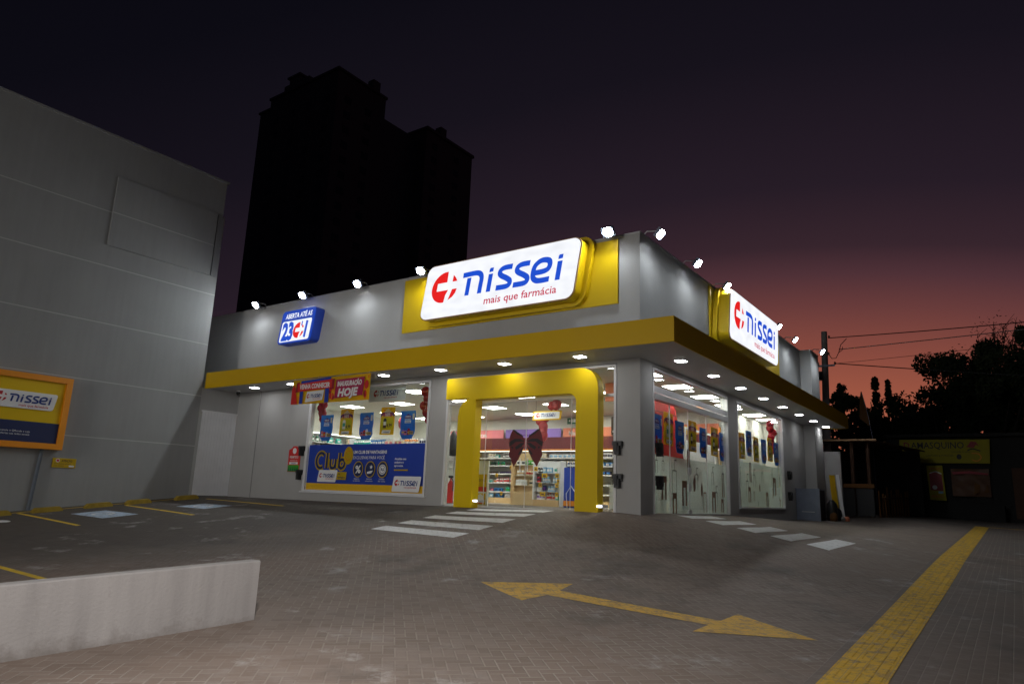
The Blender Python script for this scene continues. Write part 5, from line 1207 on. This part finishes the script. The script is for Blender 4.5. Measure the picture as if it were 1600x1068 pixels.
# ---------------------------------------------------------------- trees
def tree(name, label, cat, x, y, h, cr, seed, leaves=5000, ls=.20, base=.25, bare=False, group='dark trees beyond the kiosk', lumps=None, conifer=False):
    rnd = random.Random(seed); g0 = gz(x, y); root = thing(name, label, cat, (x, y, g0), group)
    mb = MB(); top = h*.55
    mb.tube([(x, y, g0-.2), (x+.1, y, g0+h*.2), (x-.1, y+.1, g0+top)], h*(.03 if not bare else .012), 'bark', 8, r1=h*(.014 if not bare else .006)); mb.build('trunk', root)
    mb = MB(); tips = []
    nl = 14 if not bare else 26
    for k in range(nl):
        a = rnd.uniform(0, 6.283); s = rnd.uniform(.25, .95); z0 = g0+h*(base+.15*rnd.random()); r = cr*rnd.uniform(.45, .9)
        e = Vector((x+r*math.cos(a), y+r*math.sin(a), g0+h*rnd.uniform(base+.15, .92))); st_ = Vector((x, y, z0)); m_ = st_.lerp(e, .5)+Vector((0, 0, -.04*h))
        mb.tube([st_, m_, e], h*(.012 if not bare else .005), 'bark', 5, r1=h*(.003 if not bare else .0012)); tips.append(e)
        if bare:
            for q in range(12):
                d = Vector((rnd.uniform(-1, 1), rnd.uniform(-1, 1), rnd.uniform(.2, 1.3)))*cr*.32; s0 = m_.lerp(e, rnd.random()); mb.tube([s0, s0+d*.5+Vector((0, 0, .05)), s0+d], h*.0018, 'bark', 4, r1=h*.0008)
    mb.build('limbs', root)
    if bare: leaves = 350
    mb = MB(); mats = ('leaf', 'leaf_light')
    cl = []
    for k in range(34 if not conifer else 90):
        if conifer:
            zz = base+(1-base)*rnd.random(); rr = cr*(1.02-zz)/(1-base)*rnd.uniform(.2, 1); a = rnd.uniform(0, 6.283); cl.append((Vector((x+rr*math.cos(a), y+rr*math.sin(a), g0+h*zz)), cr*.2))
        else:
            a = rnd.uniform(0, 6.283); v = rnd.uniform(-1, 1); q = rnd.uniform(.3, 1)**.5; rr = cr*math.sqrt(1-v*v)*q
            cz = g0+h*(base+1)/2; cl.append((Vector((x+rr*math.cos(a), y+rr*math.sin(a), cz+v*q*h*(1-base)/2)), cr*rnd.uniform(.18, .34)))
    for e in tips if not conifer else (): cl.append((e, cr*rnd.uniform(.14, .26)))
    per = max(4, leaves//len(cl)); vs = []; fs = []; fi = []
    for c, r in cl:
        lm = rnd.random() < .35
        for k in range(per):
            d = Vector((rnd.gauss(0, 1), rnd.gauss(0, 1), rnd.gauss(0, .75))); d = d.normalized()*r*rnd.random()**.4; p = c+d
            if p.z < g0+.3: continue
            u = Vector((rnd.gauss(0, 1), rnd.gauss(0, 1), rnd.gauss(0, 1))).normalized(); v = u.orthogonal().normalized(); s = ls*rnd.uniform(.6, 1.3)
            i = len(vs); vs += [p-u*s*.5, p+v*s*.28, p+u*s*.5, p-v*s*.28]; fs.append((i, i+1, i+2, i+3)); fi.append(1 if lm else 0)
    for q in (0, 1):
        mb.add([v for k, f in enumerate(fs) if fi[k] == q for v in vs[4*k:4*k+4]], [tuple(range(4*j, 4*j+4)) for j in range(sum(1 for a in fi if a == q))], mats[q])
    mb.build('crown', root); return root
tree('tree', 'broad dark tree directly behind the DAMASQUINO sign with ragged left side', 'tree', 3.4, 35, 9.4, 3.0, 1, 16000, .26, .1)
tree('tree', 'tallest dark broad tree right of the DAMASQUINO sign', 'tree', 7.4, 36, 10.9, 3.6, 2, 20000, .27, .1)
tree('tree', 'low dark tree filling the gap left of the kiosk', 'tree', .6, 38, 7.6, 3.0, 3, 11000, .26, .06)
tree('tree', 'dark tree behind the kiosk roof between the two broad ones', 'tree', 5.6, 33.5, 9.2, 2.8, 12, 14000, .25, .2)
tree('tree', 'dark tree half hidden beyond the tallest broad tree', 'tree', 11.5, 36, 11.2, 4.0, 13, 14000, .28, .1)
tree('bare_tree', 'leafless feathery tree top poking above the tall dark trees', 'tree', 5.9, 41, 13.2, 1.9, 4, 350, .16, .5, bare=True)
tree('bare_tree', 'leafless tree top beyond the feathery one, above the tallest tree', 'tree', 8.0, 41, 13.0, 2.2, 14, 350, .16, .5, bare=True)
tree('tree', 'small round dark tree right beside the utility pole', 'tree', -3.3, 42, 8.9, 1.2, 5, 3600, .26, .55)
tree('conifer', 'taller pointed dark conifer left of the broad tree', 'conifer', -1.2, 42, 9.3, .9, 6, 5000, .24, .3, conifer=True)
tree('conifer', 'shorter pointed dark conifer next to the taller one', 'conifer', -.5, 43, 9.2, .7, 7, 4200, .24, .3, conifer=True)
# far hedge mass that closes the street
rnd = random.Random(31); mb = MB(); vs = []; fs = []
for k in range(20000):
    xx = rnd.uniform(-14, 34); top = 7.9+.35*math.sin(xx*.7)+.3*math.sin(xx*1.9+1)+max(0, min(2.6, (xx-1)*.7)); p = Vector((xx, 47+rnd.uniform(0, 5), rnd.uniform(0, top)))
    u = Vector((rnd.gauss(0, 1), rnd.gauss(0, 1), rnd.gauss(0, 1))).normalized(); v = u.orthogonal().normalized(); s = rnd.uniform(.35, .8); i = len(vs)
    vs += [p-u*s*.5, p+v*s*.35, p+u*s*.5, p-v*s*.35]; fs.append((i, i+1, i+2, i+3))
mb.add(vs, fs, 'leaf'); o = mb.build('distant_forest'); tag(o, 'dark mass of foliage closing the street far behind', 'foliage'); o['kind'] = 'stuff'
print('OBJECTS', len(bpy.data.objects))
